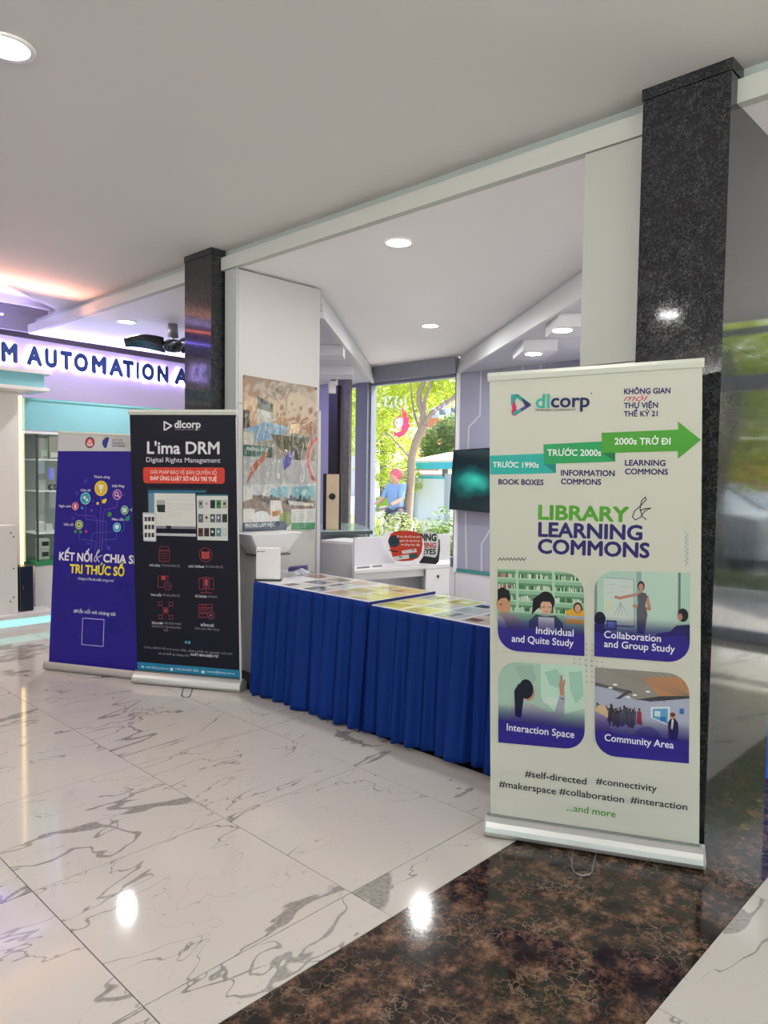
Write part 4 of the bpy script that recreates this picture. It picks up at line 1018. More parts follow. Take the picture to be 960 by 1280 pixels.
# crumpled clear wrap and purple folder
p = PZ(352, 715, .76); mb = MB(); vs = []; nn = 9
for i in range(nn+1):
    for j in range(nn+1):
        x = p.x-.02 + .16*i/nn; y = p.y+.05-.26*j/nn
        vs.append((x, y, .764+.028*abs(mnoise.noise(Vector((x*17, y*17, 2))))*math.sin(math.pi*i/nn)*2.2))
fs = [(i*(nn+1)+j, i*(nn+1)+j+1, (i+1)*(nn+1)+j+1, (i+1)*(nn+1)+j) for i in range(nn) for j in range(nn)]
mb.add(vs, fs).build('plastic_wrap', mat('clear_wrap', 'D8DCE4', .12, alpha=.55), None, label='crumpled clear plastic wrap on the table behind the white counter sign', cat='plastic bag')
p = PZ(360, 715, .77); q = PZ(383, 713, .77)
MB().obox(Vector((p.x, p.y, .758)), Vector((q.x-p.x, q.y-p.y, 0)), (.06, .05, 0), (0, 0, .045)).build('pencil_case', mat('purple_cloth', '3A3560', .7), None, bevel=.006, label='flat dark purple case at the back left corner of the tables', cat='case')

# tapered white pedestal behind the counter sign
t = thing('pedestal_stand', (3.30, 4.30, 0), 'white pedestal stand with a wide tapered head, behind the white counter sign', 'stand')
a = PY(306, 668, 4.27); b = PY(369, 668, 4.27); zt = a.z; zb = PY(337, 692, 4.27).z
mx = (a.x+b.x)/2; hw = (b.x-a.x)/2
vs = []
for z_, w_, dd in ((zb, hw*.55, .07), (zt, hw, .12)):
    for sx, sy in ((-1, -1), (1, -1), (1, 1), (-1, 1)): vs.append((mx+sx*w_, 4.31+sy*dd, z_))
MB().add(vs, [(0, 1, 2, 3), (4, 5, 6, 7), (0, 1, 5, 4), (1, 2, 6, 5), (2, 3, 7, 6), (3, 0, 4, 7)]).build('tapered_head', WHITE, t, bevel=.004)
box('shaft', mx-.06, mx+.06, 4.26, 4.36, .02, zb, WHITE, t); box('foot', mx-.14, mx+.14, 4.20, 4.42, 0, .02, WHITE, t)
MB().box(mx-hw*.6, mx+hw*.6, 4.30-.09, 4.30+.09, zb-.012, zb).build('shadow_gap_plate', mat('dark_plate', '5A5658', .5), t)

# ================================================================== POSTER ON THE DISPLAY COLUMN
pc = Canvas((3.092, CY-.004, 0), (1, 0, 0), (0, 0, 1)); T, P, L = pc.T, pc.P, pc.L
t = thing('office_poster', PY(348, 660, CY-.004), 'clear-covered office poster with wrinkled film on the white display column', 'poster')
tl, tr, br, bl = (304, 468.5), (396, 484), (393.5, 661), (303.5, 664)
u = [pc.uv(q) for q in (tl, tr, br, bl)]
MB().prism([pc.at(a, b, 0) for a, b in u], (0, .003, 0)).build('backing', mat('poster_backing', 'C9C5C2', .4), t)
K = Pic(pc, tl, tr, br, bl)
it = [K.B(0, 0, 1, .36, 'A98A70'), K.P([(0, 0), (.55, 0), (1, .12), (1, .05), (.6, 0)], '8C6E58'), K.P([(0, .0), (1, 0), (.4, .14), (.2, .1)], '9C8672'), K.P([(0, .1), (.18, .16), (.18, .32), (0, .34)], 'C0A07C'), K.P([(.18, .12), (.38, .16), (.38, .22), (.18, .2)], '2A2A2E'), K.P([(.18, .2), (.38, .22), (.38, .30), (.18, .29)], 'B8B4AC'),
      K.P([(.4, .06), (.46, .05), (.5, .075), (.44, .08)], '2E2A2A'), K.P([(.45, .22), (1, .18), (1, .38), (.45, .36)], 'A87E5C'), K.P([(.62, .28), (.75, .27), (.75, .36), (.62, .36)], 'E0C8A0'), K.P([(.0, .22), (.08, .22), (.08, .34), (0, .35)], '4A3E38'),
      K.B(0, .34, 1, .72, '9A9288'), K.P([(.02, .34), (.3, .28), (.62, .30), (.5, .38), (.15, .42)], '7EA0B8'), K.P([(.35, .36), (.9, .36), (.85, .45), (.5, .47)], '5A5434'), K.P([(.68, .38), (.80, .37), (.79, .58), (.69, .58)], '3A2A24'), K.P([(0, .36), (.14, .36), (.14, .44), (0, .44)], 'C8C4B4'), K.B(0, .445, .38, .515, '3A6658'), K.B(0, .52, 1, .72, 'B2B4B4'),
      K.P([(.52, .52), (.66, .45), (.64, .55), (.54, .6)], '5A58A8'), K.P([(.04, .70), (.1, .58), (.32, .47), (.34, .49), (.14, .62)], 'B86A54')]
it += [L([K.m(1, .36), K.m(.93, .40), K.m(.885, .47), K.m(.89, .56), K.m(.95, .64), K.m(1, .66)], .022, 'E85A5A', px=False), L([K.m(1, .385), K.m(.95, .42), K.m(.91, .48), K.m(.92, .56), K.m(.97, .62)], .006, 'F8C8C0', px=False), L([K.m(.82, .40), K.m(.78, .50), K.m(.84, .62)], .006, 'E8E8E8', px=False)]
it += [K.B(0, .70, 1, .90, '8A7468'), K.P([(0, .70), (1, .68), (1, .80), (0, .76)], 'C8CCCC'), K.P([(.12, .71), (.12, .79), (.0, .81), (0, .71)], 'DCDCD8'), K.P([(.65, .71), (1, .69), (1, .80), (.65, .79)], '7CB4C0'), K.P([(.36, .72), (.6, .70), (.6, .78), (.36, .78)], '8CC0CC')]
for i in range(16):
    x = .24+i*.045; y = .775+.012*(i % 3); it += [K.E(x, y, .022, .014, rs.choice(['22262C', '2E3640', '3A4450'])), K.B(x-.02, y, x+.02, y+.028, rs.choice(['22262C', '3A3E44']))]
it += [K.P([(.60, .80), (.98, .82), (.97, .84), (.62, .83)], 'D8D6D0'), K.P([(.66, .83), (.68, .83), (.68, .88), (.66, .88)], '2E2E30'), K.P([(.92, .83), (.94, .83), (.94, .87), (.92, .87)], '2E2E30'), K.P([(.36, .80), (.50, .80), (.54, .90), (.36, .9)], 'E8E4DC'), K.P([(.38, .875), (.50, .865), (.50, .90), (.39, .91)], 'C08A4A'), K.E(.57, .93, .09, .055, '8CA050'), K.E(.24, .90, .1, .03, 'E8E8E6'),
       K.B(0, .855, .15, .935, 'E6E4DC'), K.P([(.65, .86), (1, .855), (1, .955), (.65, .955)], 'DADCD8'), K.B(.65, .955, 1, 1.0, '2E9A5C'), K.P([(0, .945), (.55, .94), (.60, .965), (.58, 1), (0, 1)], '2A4468')]
it += [T('PHÒNG HỌP', (308, 563.5), (335, 564), 4.4, 'D8E8E0', .02), T('PHÒNG LÀM VIỆC', (306.5, 658.5), (343, 658.5), 4.6, 'EDEDED', .02)] + [L([K.m(.7, y), K.m(.95, y)], .0022, 'A8C8B0', px=False) for y in (.968, .978, .988)] + [L([K.m(.7, y), K.m(.92, y+.006)], .0018, '9AA0A8', px=False) for y in (.875, .895, .915, .935)]
pr_ = pc.art('room_print', it, t, h0=.0006, step=.00002)
# wrinkled transparent film in front
film = bpy.data.materials.new('clear_film'); film.use_nodes = True
n_ = film.node_tree; n_.nodes.remove(n_.nodes['Principled BSDF'])
t_ = n_.nodes.new('ShaderNodeBsdfTransparent'); g_ = n_.nodes.new('ShaderNodeBsdfGlossy'); g_.inputs['Roughness'].default_value = .06
m_ = n_.nodes.new('ShaderNodeMixShader'); lw = facing_mix(n_, .09, .9)
n_.links.new(lw.outputs[0], m_.inputs[0]); n_.links.new(t_.outputs[0], m_.inputs[1]); n_.links.new(g_.outputs[0], m_.inputs[2]); n_.links.new(m_.outputs[0], n_.nodes['Material Output'].inputs[0])
NX, NZ = 46, 60; vs = []
for j in range(NZ+1):
    for i in range(NX+1):
        a = u[3][0] + (u[2][0]-u[3][0])*i/NX; zt_ = u[0][1]+(u[1][1]-u[0][1])*i/NX; zb_ = u[3][1]-.10
        z_ = zb_+(zt_-zb_)*j/NZ; mid = math.exp(-((j/NZ-.50)/.26)**2)
        fan = mid*mnoise.noise(Vector(((a-.35)*9*(1.6-abs(j/NZ-.7)), z_*2.6+a*3, 1.0)))
        dz = .010 + mid*(.026*fan + .014*mnoise.noise(Vector((a*24, z_*13, 4))) + .012)
        vs.append(pc.at(a, z_, max(.008, dz)))
fs = [(j*(NX+1)+i, j*(NX+1)+i+1, (j+1)*(NX+1)+i+1, (j+1)*(NX+1)+i) for j in range(NZ) for i in range(NX)]
MB().add(vs, fs, True).build('film', film, t)
for q in ((305, 470), (394.5, 486), (392, 660)):
    a, b = pc.uv(q); MB().disc(pc.at(a, b, .004), .009, .014, 12, axis=(0, -1, 0)).build('stand_off_screw', STEEL, t)

# ================================================================== BOOTH FURNITURE
def wall_between(p, q, h, th, M, name, parent):
    d = q-p; nrm = Vector((-d.y, d.x, 0)).normalized()*th
    if nrm.dot(CF) < 0: nrm = -nrm
    return MB().obox(p, d, nrm, (0, 0, h)).build(name, M, parent, bevel=.002)
fl_, fr_ = PZ(443, 713, .75), PZ(562.5, 705, .75); bl_, br_ = PZ(443, 706.5, .75), PZ(562.5, 699, .75)
t = thing('reception_desk', Vector(((fl_.x+fr_.x)/2, (fl_.y+fr_.y)/2, 0)), 'white booth desk with a raised back panel and a locked drawer, under the window', 'desk')
MB().prism([Vector((v.x, v.y, .722)) for v in (fl_, fr_, br_, bl_)], (0, 0, .028)).build('desktop', WHITE, t, bevel=.002)
wall_between(Vector((bl_.x, bl_.y, 0)), Vector((br_.x, br_.y, 0)), .975, .025, mat('desk_back', 'D6D4DA', .45), 'back_panel', t)
d = (fr_-fl_); dn = (bl_-fl_)
g = lambda f, z_: Vector(((fl_+d*f).x, (fl_+d*f).y, z_))
MB().obox(g(0, .66)+dn*.12, d*.72, dn*.08, (0, 0, .062)).build('apron', WHITE, t)
uo = MB().obox(g(.73, .06)+dn*.03, d*.26, dn*.9, (0, 0, .66)).build('drawer_unit', mat('drawer_white', 'E0DEE2', .4), t)
dr = MB().obox(g(.735, .50)+dn*.03 - dn.normalized()*.014, d*.25, dn.normalized()*.014, (0, 0, .215)).build('drawer_front', MATS['drawer_white'], uo, bevel=.002)
MB().obox(g(.735, .10)+dn*.03 - dn.normalized()*.014, d*.25, dn.normalized()*.014, (0, 0, .39)).build('door_front', MATS['drawer_white'], uo, bevel=.002)
MB().disc(g(.865, .655)+dn*.03 - dn.normalized()*.02, .012, .008, 14, axis=dn).build('lock', STEEL, uo)
MB().disc(g(.97, .48)+dn*.03 - dn.normalized()*.02, .010, .008, 12, axis=dn).build('latch', STEEL, uo)
MB().obox(g(0, 0)+dn*.05, d*.02, dn*.9, (0, 0, .722)).build('side_panel', WHITE, t)
# dark leaflets on the desk
for k, (a_, b_, cc, lb) in enumerate((((446, 711), (462, 709.5), '3A3C44', 'thin dark leaflet lying at the left end of the white desk'), ((466, 709), (478, 708), '4A4A50', 'thin dark leaflet on the white desk, right of another'))):
    p = PZ(*a_, .7507); q = PZ(*b_, .7507); dd = dn.normalized()*.09
    MB().prism([p, q, q+dd, p+dd], (0, 0, .0015)).build('leaflet', mat('leaflet_'+cc, cc, .4), None, label=lb, cat='leaflet')

# grey cabinet with a glass top, left of the desk
p, q = PZ(402, 674, .93), PZ(440, 676.5, .93); p.z = q.z = 0
t = thing('grey_counter', (p+q)/2, 'light grey counter cabinet between the display column and the white desk', 'cabinet')
wall_between(p, q, .90, .30, WGRAY, 'body', t)
wall_between(Vector((p.x, p.y, .90)), Vector((q.x, q.y, .90))+(q-p)*.06, .022, .32, WHITE, 'top_board', t)
wall_between(q, q+(q-p)*.08, .90, .30, WHITE, 'edge_post', t)
p, q = PZ(401, 665, .97), PZ(466, 663.5, .97); r2, s2 = PZ(447, 655.5, .97), PZ(401, 655, .97)
t = thing('glass_display_case', Vector(((p.x+q.x)/2+.1, (p.y+q.y)/2+.1, 0)), 'low glass-topped display case behind the grey counter, with the wood-fronted speaker on it', 'display case')
MB().prism([p, q, r2, s2], (0, 0, .010)).build('glass_top', mat('green_glass', 'B9D4CC', .05, alpha=.75), t)
MB().obox(p+Vector((0, 0, -.03)), (q-p), Vector((.02, .02, 0)), (0, 0, .03)).build('dark_edge', mat('dark_edge', '4A5254', .3), t)
MB().prism([Vector((v.x, v.y, 0)) for v in (p+Vector((.03, .03, 0)), q+Vector((-.02, .05, 0)), r2, s2)], (0, 0, .90)).build('body', mat('case_body', '8E9096', .4), t)
# wood-fronted speaker
p, q = PZ(407.5, 662, .98), PZ(423, 662, .98); p.z = q.z = .981; q = p + Vector((CR.x, CR.y, 0)).normalized()*((q-p).length); d = q-p; bk = Vector((-d.y, d.x, 0)).normalized(); bk = bk if bk.dot(CF) > 0 else -bk
hh = 69*(p-EYE).dot(CF)/F
t = thing('tower_speaker', (p+q)/2, 'tall wood-fronted speaker with one round black driver, on the glass display case', 'speaker')
MB().obox(p - d*.28 + bk*.012, d*1.5, bk*.05, (0, 0, hh*1.01)).build('body', DARK, t, bevel=.004)
MB().obox(p, d, bk*.012, (0, 0, hh)).build('wood_front', mat('pale_wood', 'D9C2A6', .5, grain=.08, gscale=30), t, bevel=.002)
MB().disc(p + d*.48 - bk*.008 + Vector((0, 0, hh*.60)), .030, .010, 20, axis=bk).build('driver', DARK, t)
# wall behind the booths, its blue light put into the panel colour
a = PX(400, 600, 6.9); b = PX(411, 600, 6.9)
box('booth_partition', 6.9, 6.95, b.y, a.y+.9, 0, LZ, mat('blue_lit_panel', 'A8ACD0', .5), None, label='partition tinted with painted blue light behind the black post, beside the display column', cat='partition')

# TV on the wall
ty0 = PX(613, 600, 7.05).y-.62
a, b, c1, d1 = PX(566.5, 562.5, 7.02), PX(561, 636.5, 7.02), PX(640, 557.5, 7.06), PX(640, 643.5, 7.06)
t = thing('wall_television', (7.14, 5.2, 1.1), 'black television with a teal glowing picture on the blue-grey wall', 'television')
MB().prism([a, b, d1, c1], (.045, 0, 0)).build('casing', DARK, t, bevel=.004)
box('bracket', 7.06, 7.184, 5.0, 5.3, 1.25, 1.6, DARK, t)
tvm = bpy.data.materials.new('screen_picture'); tvm.use_nodes = True
n_ = tvm.node_tree; bb = n_.nodes['Principled BSDF']; tc = n_.nodes.new('ShaderNodeTexCoord')
mp = n_.nodes.new('ShaderNodeMapping'); mp.inputs['Location'].default_value = (0, -.55, -1.95); mp.inputs['Scale'].default_value = (0, 2.6, 4.2)
gr = n_.nodes.new('ShaderNodeTexGradient'); gr.gradient_type = 'SPHERICAL'
cr = n_.nodes.new('ShaderNodeValToRGB'); e = cr.color_ramp.elements; e[0].position = 0; e[0].color = (.004, .016, .022, 1); e[1].position = 1; e[1].color = (.05, .62, .50, 1)
x_ = e.new(.4); x_.color = (.006, .10, .10, 1)
nz = n_.nodes.new('ShaderNodeTexNoise'); nz.inputs['Scale'].default_value = 3
ad = n_.nodes.new('ShaderNodeVectorMath'); ad.operation = 'MULTIPLY_ADD'; ad.inputs[1].default_value = (.1, .22, .3)
n_.links.new(tc.outputs['Object'], nz.inputs['Vector']); n_.links.new(nz.outputs['Color'], ad.inputs[0]); n_.links.new(tc.outputs['Object'], ad.inputs[2])
n_.links.new(ad.outputs[0], mp.inputs['Vector']); n_.links.new(mp.outputs[0], gr.inputs[0]); n_.links.new(gr.outputs['Fac'], cr.inputs[0])
bb.inputs['Base Color'].default_value = (.004, .006, .008, 1); bb.inputs['Roughness'].default_value = .08
n_.links.new(cr.outputs[0], bb.inputs['Emission Color']); bb.inputs['Emission Strength'].default_value = 1.0
def ins(v, w_): return v + (((a+b+c1+d1)/4)-v)*w_
MB().prism([ins(v, .035)+Vector((-.001, 0, 0)) for v in (a, b, d1, c1)], (-.001, 0, 0)).build('screen', tvm, t)

# two cut-out signs standing on the desk
o_ = PZ(505, 702.5, .755); exx = Vector((CR.x, CR.y, 0)).normalized(); o_.z = .752
fwd2 = Vector((CF.x, CF.y, 0)).normalized(); o_ = o_ - fwd2*.20; cs = Canvas(o_, exx, (0, 0, 1)); T, P, L = cs.T, cs.P, cs.L
def cutout(name, outline, M, lab, cv, items, th=.012):
    pts = [cv.at(*cv.uv(q)) for q in outline]
    mn = min(v.z for v in pts); pts = [v + Vector((0, 0, .7515-mn)) for v in pts]; cv.p0 = cv.p0 + Vector((0, 0, .7515-mn)) if False else cv.p0
    t = thing(name, base_of(pts), lab, 'sign')
    MB().prism(pts, -cv.n*th).build('board', M, t, bevel=.002)
    cv.art('print', items, t, h0=.0012, step=.00015)
    pz = base_of(pts)
    MB().prism([Vector((pz.x, pz.y, .7515))-cv.n*th, Vector((pz.x, pz.y, .7515))-cv.n*.045, Vector((pz.x, pz.y, .85))-cv.n*th], exx*.006).build('strut', WHITE, t)
    return t
heart = [(497, 702.5), (490, 695), (482, 686), (477.5, 677), (477, 670), (480, 664), (485, 660.5), (491, 660.5), (495, 662.5), (500, 661.5), (506, 659), (514, 660), (519, 663.5), (526, 666), (529.5, 671), (530.5, 680), (529, 692), (524, 699), (515, 702.5)]
red = [(491, 697), (489, 690), (486.5, 682), (485.5, 675), (488, 668), (493, 664.5), (501, 663.3), (512, 663.5), (522, 665.5), (527, 670), (528.3, 680), (527, 690), (523, 697), (515, 700.5), (503, 701.5), (495, 700.5)]
cutout('cutout_sign', heart, mat('sign_edge_white', 'E6E2E8', .4), 'white and red rounded cut-out sign with a blue disc, standing on the booth desk', cs,
       [P(red, 'C8402C'), cs.C((492.5, 676.5), 7.3, '223848'), cs.ring((492.5, 676.5), 4.5, .004, '3A5A6C'), T('Đi học dân tốt học sinh', (496, 671.8), (525, 672.2), 2.5, 'F2E0D8', .02), T('người văn vật tôi học', (499, 677), (525, 677.2), 2.5, 'F2E0D8', .02), T('và sống học tập', (501, 682), (525, 682), 2.5, 'F2E0D8', .02),
        P([(502, 688.5), (520, 685.5), (521, 690), (503, 692.5)], 'E0DCD4'), L([(515, 687.5), (518, 687)], .008, '2A2A2A'), P([(486, 687), (497.5, 689), (497, 690.5), (486, 688.3)], '1E1E22'), P([(491, 696), (511, 693), (511.5, 698), (492, 700.5)], 'E2E0D8'), P([(511, 693), (521, 691.5), (521.5, 697), (511.5, 698)], '2A5A5C'), L([(499, 696.5), (502.5, 696)], .008, '2A2A2A')])
o2 = o_ + Vector((CF.x, CF.y, 0)).normalized()*.10 ; cs2 = Canvas(o2, exx, (0, 0, 1))
cutout('cutout_sign', [(524, 697), (523, 670), (527, 664), (534, 662.5), (545, 663.5), (550, 668), (550.3, 680), (548.5, 695), (545, 698.5)], mat('sign_edge_dark', '1E2226', .4), 'white cut-out sign with black and red lettering, half behind the red one on the desk', cs2,
       [cs2.P([(524, 694), (524, 671), (528, 665.5), (534, 664.2), (543.5, 665), (548, 669), (548.2, 681), (546.5, 693.5), (544, 697)], 'E2E6E4'), cs2.T('DING', (523, 675.8), (545.5, 675.8), 8.2, '1E1E22', .05), cs2.T('MING', (526.5, 684.6), (545, 684.6), 6.0, 'C83A34', .04), cs2.T('EYES', (527.5, 692.6), (544.8, 692.6), 6.4, '22262E', .04)])
p = PZ(529, 703, .752)
MB().lathe(p, [(.014, 0), (.016, .006), (.006, .012), (.010, .03), (.014, .045), (.008, .058), (0, .062)], 12).build('figurine', mat('red_plastic', 'B82A34', .4), None, label='tiny red figure standing on the desk before the red sign', cat='figurine')

# ================================================================== LEFT BOOTHS
YL = 7.45
def lx(u, v, y=YL): return PY(u, v, y).x
def lz(u, v, y=YL): return PY(u, v, y).z
TEALG = mat('teal_lit_acrylic', '78AEB8', .25, emit='7FC0C8', es=.10)
WARM = mat('warm_led_strip', 'FFE8B8', .5, emit='FFD890', es=3.2)
t = thing('display_wall', (1.0, 7.5, 0), 'white display wall with a teal lit canopy and glowing plinth at the left edge', 'display wall')
box('panel', -.9, 2.655, YL, YL+.06, .10, 2.25, mat('pale_wall_panel', 'CFCDC9', .5), t)
box('led_edge', 2.658, 2.680, YL-.01, YL+.05, .50, 2.20, WARM, t)
box('canopy_top', -.9, 2.86, 7.16, 7.60, 2.395, 2.425, WHITE, t)
box('canopy_front', -.9, 2.80, 7.20, 7.24, 2.27, 2.395, TEALG, t)
box('canopy_bottom', -.9, 2.83, 7.16, 7.60, 2.235, 2.268, WHITE, t)
box('plinth_top', -.9, 2.86, 7.10, 7.50, .115, .15, WHITE, t)
box('plinth_light', -.9, 2.82, 7.14, 7.40, .045, .115, mat('teal_glow_plinth', '9ADADA', .3, emit='A8E8E0', es=.9), t)
box('plinth_base', -.9, 2.86, 7.10, 7.50, .0, .045, WHITE, t)
t = thing('low_cabinet', (1.8, 7.3, .15), 'low white cabinet with small dark screw holes at the left edge', 'cabinet')
cx1 = lx(22, 700, 7.24)
box('body', -.6, cx1, 7.24, 7.44, .152, lz(10, 657, 7.24), mat('cabinet_white', 'D3D0CC', .45), t, bevel=.004)
for q in ((13.5, 666), (17, 671), (17, 710.5), (17, 746.5), (13, 752)):
    pp = PY(*q, 7.24); MB().disc(pp, .007, -.004, 10, axis=(0, 1, 0)).build('screw_cap', DARK, t)
x0_, x1_ = lx(24.5, 730, 7.24), lx(42, 730, 7.24)
t = thing('black_tower_case', ((x0_+x1_)/2, 7.34, .152), 'narrow black upright case on the plinth between the low cabinet and the showcase', 'computer case')
box('body', x0_, x1_, 7.24, 7.42, .152, lz(33, 708, 7.24), mat('blue_black_plastic', '111B30', .3), t, bevel=.008)
box('slot', x0_+.03, x0_+.036, 7.236, 7.24, .36, .40, STEEL, t)
# showcase
t = thing('glass_showcase', (3.3, 7.7, 0), 'glass showcase with lit shelves and a green rail, behind the purple-blue banner', 'showcase')
sx0, sx1 = 2.70, 4.2
zt_, zb_ = lz(60, 541), lz(60, 701)
box('header', 2.70, 4.2, YL-.02, YL+.03, lz(60, 540)+.01, lz(60, 502), TEALG, t)
box('header_cap', 2.70, 4.2, YL-.03, YL+.5, lz(60, 502), lz(60, 502)+.02, mat('teal_cap', '6AB0B4', .4), t)
box('top_board', 2.70, 4.2, YL-.02, YL+.5, zt_-.015, zt_+.008, WHITE, t)
box('base_cabinet', 2.79, 4.2, YL, YL+.5, .09, zb_-.045, mat('showcase_white', 'DBDAD8', .4), t)
box('kick_board', 2.79, 4.2, YL+.04, YL+.5, 0, .09, mat('dark_kick', '4A3A34', .5), t)
box('green_rail', 2.80, 4.2, YL-.006, YL+.5, zb_-.043, zb_, mat('green_rail', '2F8F5A', .35), t)
box('back_board', 2.82, 4.2, YL+.46, YL+.5, zb_, zt_-.015, mat('case_back', '9AA19C', .5), t)
box('corner_post', 2.812, 2.828, YL-.004, YL+.012, zb_, zt_-.015, mat('dark_post', '3A4446', .3), t)
box('side_glass', 2.70, 2.706, YL+.0, YL+.45, .6, zt_-.015, mat('greenish_panel', '9DAFAA', .25), t)
box('side_return', 2.71, 2.81, YL+.30, YL+.31, .6, zt_-.015, mat('greenish_return', '8EA29E', .25), t)
box('front_glass', 2.83, 4.2, YL, YL+.006, zb_, zt_-.015, GLASS, t)
SHZ = [lz(60, v, YL+.15) for v in (574, 613, 665)]
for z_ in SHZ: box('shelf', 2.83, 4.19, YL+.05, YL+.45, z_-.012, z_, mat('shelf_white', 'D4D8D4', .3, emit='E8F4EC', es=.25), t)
bw = mat('box_white', 'DEDEDC', .5); bg_ = mat('box_grey', 'A8ACAC', .5); db_ = mat('dark_device', '23272A', .35)
def item(name, u0, u1, v0, zb, M, lab, cat, dep=.1, dy=.12):
    y = YL+dy; x0 = lx(u0, v0, y); x1 = lx(u1, v0, y); z1 = lz((u0+u1)/2, v0, y)
    tt = thing(name, ((x0+x1)/2, y, zb), lab, cat)
    box('body', x0, x1, y, y+dep, zb, max(z1, zb+.03), M, tt, bevel=.004)
    return tt, x0, x1, y, zb, max(z1, zb+.03)
tt, x0, x1, y, z0, z1 = item('packaged_device', 50, 60, 548, SHZ[0], mat('clear_bag', 'C8CACA', .1, alpha=.6), 'clear bagged device at the left of the top showcase shelf', 'packaged device')
box('label_strip', x0+.01, x1-.01, y-.003, y, z0+.03, z0+.09, mat('pale_label', 'C0D8C0', .5), tt)
tt, x0, x1, y, z0, z1 = item('packaged_device', 62, 73, 545, SHZ[0], mat('clear_bag_b', 'B8BCBC', .1, alpha=.6), 'larger clear bagged device, right on the top showcase shelf', 'packaged device')
box('label_strip', x0+.01, x1-.01, y-.003, y, z0+.02, z0+.07, bw, tt)
tt, x0, x1, y, z0, z1 = item('small_box', 48, 56, 576, SHZ[1]+.17, mat('pale_blue_card', 'A9C0D0', .5), 'pale blue small card hanging in the showcase below the top shelf', 'card', .01, .1)
tt, x0, x1, y, z0, z1 = item('small_box', 48.5, 57, 600, SHZ[1], bg_, 'pale grey small box at the left of the second showcase shelf', 'box')
for k, (uu, lab) in enumerate(((63.5, 'black round webcam on the second showcase shelf, left one'), (69.5, 'black round webcam on the second showcase shelf, right one'))):
    cc = PY(uu, 608, YL+.14); cc.z = SHZ[1]+.035
    tt = thing('webcam', (cc.x, cc.y, SHZ[1]), lab, 'webcam')
    MB().sphere(cc, .030, 14, 8).build('body', db_, tt); MB().disc(cc+Vector((0, -.031, 0)), .014, .006, 14, axis=(0, -1, 0)).build('lens', STEEL, tt); MB().disc((cc.x, cc.y, SHZ[1]), .02, .008, 12).build('foot', db_, tt)
tt, x0, x1, y, z0, z1 = item('blue_device', 62, 68, 585, SHZ[1]+.11, mat('blue_violet', '7A7CC8', .3, emit='8A8CFF', es=.4), 'small blue-violet lit device on the showcase shelf', 'device', .05, .2)
item('white_box', 48, 56, 652, SHZ[2], bw, 'white box on the third showcase shelf, leftmost', 'box')
item('white_box', 57, 66, 655, SHZ[2], bw, 'white box on the third showcase shelf, right of another', 'box')
for k, (v0, zb, lab) in enumerate(((690, zb_+.002, 'white device with a black window at the showcase bottom, lower of two'), (674, zb_+.108, 'white device with a black window at the showcase bottom, upper of two'))):
    x0, x1 = lx(48, v0, YL+.12), lx(62, v0, YL+.12)
    tt = thing('network_device', ((x0+x1)/2, YL+.12, zb), lab, 'device')
    box('body', x0, x1, YL+.12, YL+.2, zb, zb+.104, bw, tt, bevel=.004); box('window', x0+.035, x0+.10, YL+.117, YL+.12, zb+.03, zb+.075, db_, tt)

# sign letters standing off the far wall, lit from behind
t = thing('backlit_sign', SW.at(1, 2.7, .03), 'blue backlit sign letters on the far wall reading M AUTOMATION A', 'sign')
letm = mat('navy_letter_face', '1D4276', .35); halo = mat('letter_back_light', 'E4DCFF', .5, emit='C0B0FF', es=19)
edge = mat('letter_edge', 'E8E8F4', .4, emit='E0DCFF', es=.7)
SWF = Canvas(SW.at(0, 0, .06), SW.ex, (0, 0, 1))
def letter(ch, l, r, cap=18.5, ab=None):
    a0, b0 = SWF.uv(l); a1, b1 = SWF.uv(r) if r else (a0, b0)
    if ab: a0, a1, b0, hh_ = ab
    else: hh_ = .185
    vs, fs = text_mesh(ch, .065); x0 = min(v[0] for v in vs); x1 = max(v[0] for v in vs)
    k = (a1-a0)/(x1-x0); qq = hh_/CAP
    nv = len(vs)//9; vs0 = vs; 
    V = [SW.at(a0+(x-x0)*k, b0+y*qq, .060+z*5) for x, y, z in vs]
    o = MB().add(V, fs).build('letter', letm, t)
    V2 = [SW.at(a0+(x-x0)*k, b0+y*qq, .030+z*5) for x, y, z in vs]
    MB().add(V2, fs).build('back_light', halo, o)
    # returns: side walls around the boundary edges of the plain glyph outline
    from collections import Counter
    cnt = Counter(); 
    for f in fs[:len(fs)//9]:
        for i in range(len(f)):
            e_ = (f[i], f[(i+1) % len(f)]); cnt[tuple(sorted(e_))] += 1
    mb = MB()
    for (i, j), c_ in cnt.items():
        if c_ == 1: mb.add([V2[i], V2[j], V[j], V[i]], [(0, 1, 2, 3)])
    if mb.v: mb.build('return', edge, o)
zb0 = sum(SWF.uv(q)[1] for q in ((5, 451), (33, 453), (230, 480)))/3
LET = [('M', 1, 22, 451), ('A', 33, 53, 455), ('U', 56, 71.5, 459), ('T', 75, 90.5, 461), ('O', 92, 110.5, 463.5), ('M', 114.5, 133, 466), ('A', 136, 154.5, 469), ('T', 153, 167.5, 471), ('I', 170.5, 174, 473), ('O', 177, 193, 475), ('N', 196.5, 210.5, 477.5), ('A', 217.5, 236, 479.5), ('A', 240, 258, 482)]
for ch, u0, u1, v in LET:
    a0 = SWF.uv((u0, v))[0]; a1 = SWF.uv((u1, v))[0]
    letter(ch, (u0, v), None, ab=(a0, a1, zb0, .185))
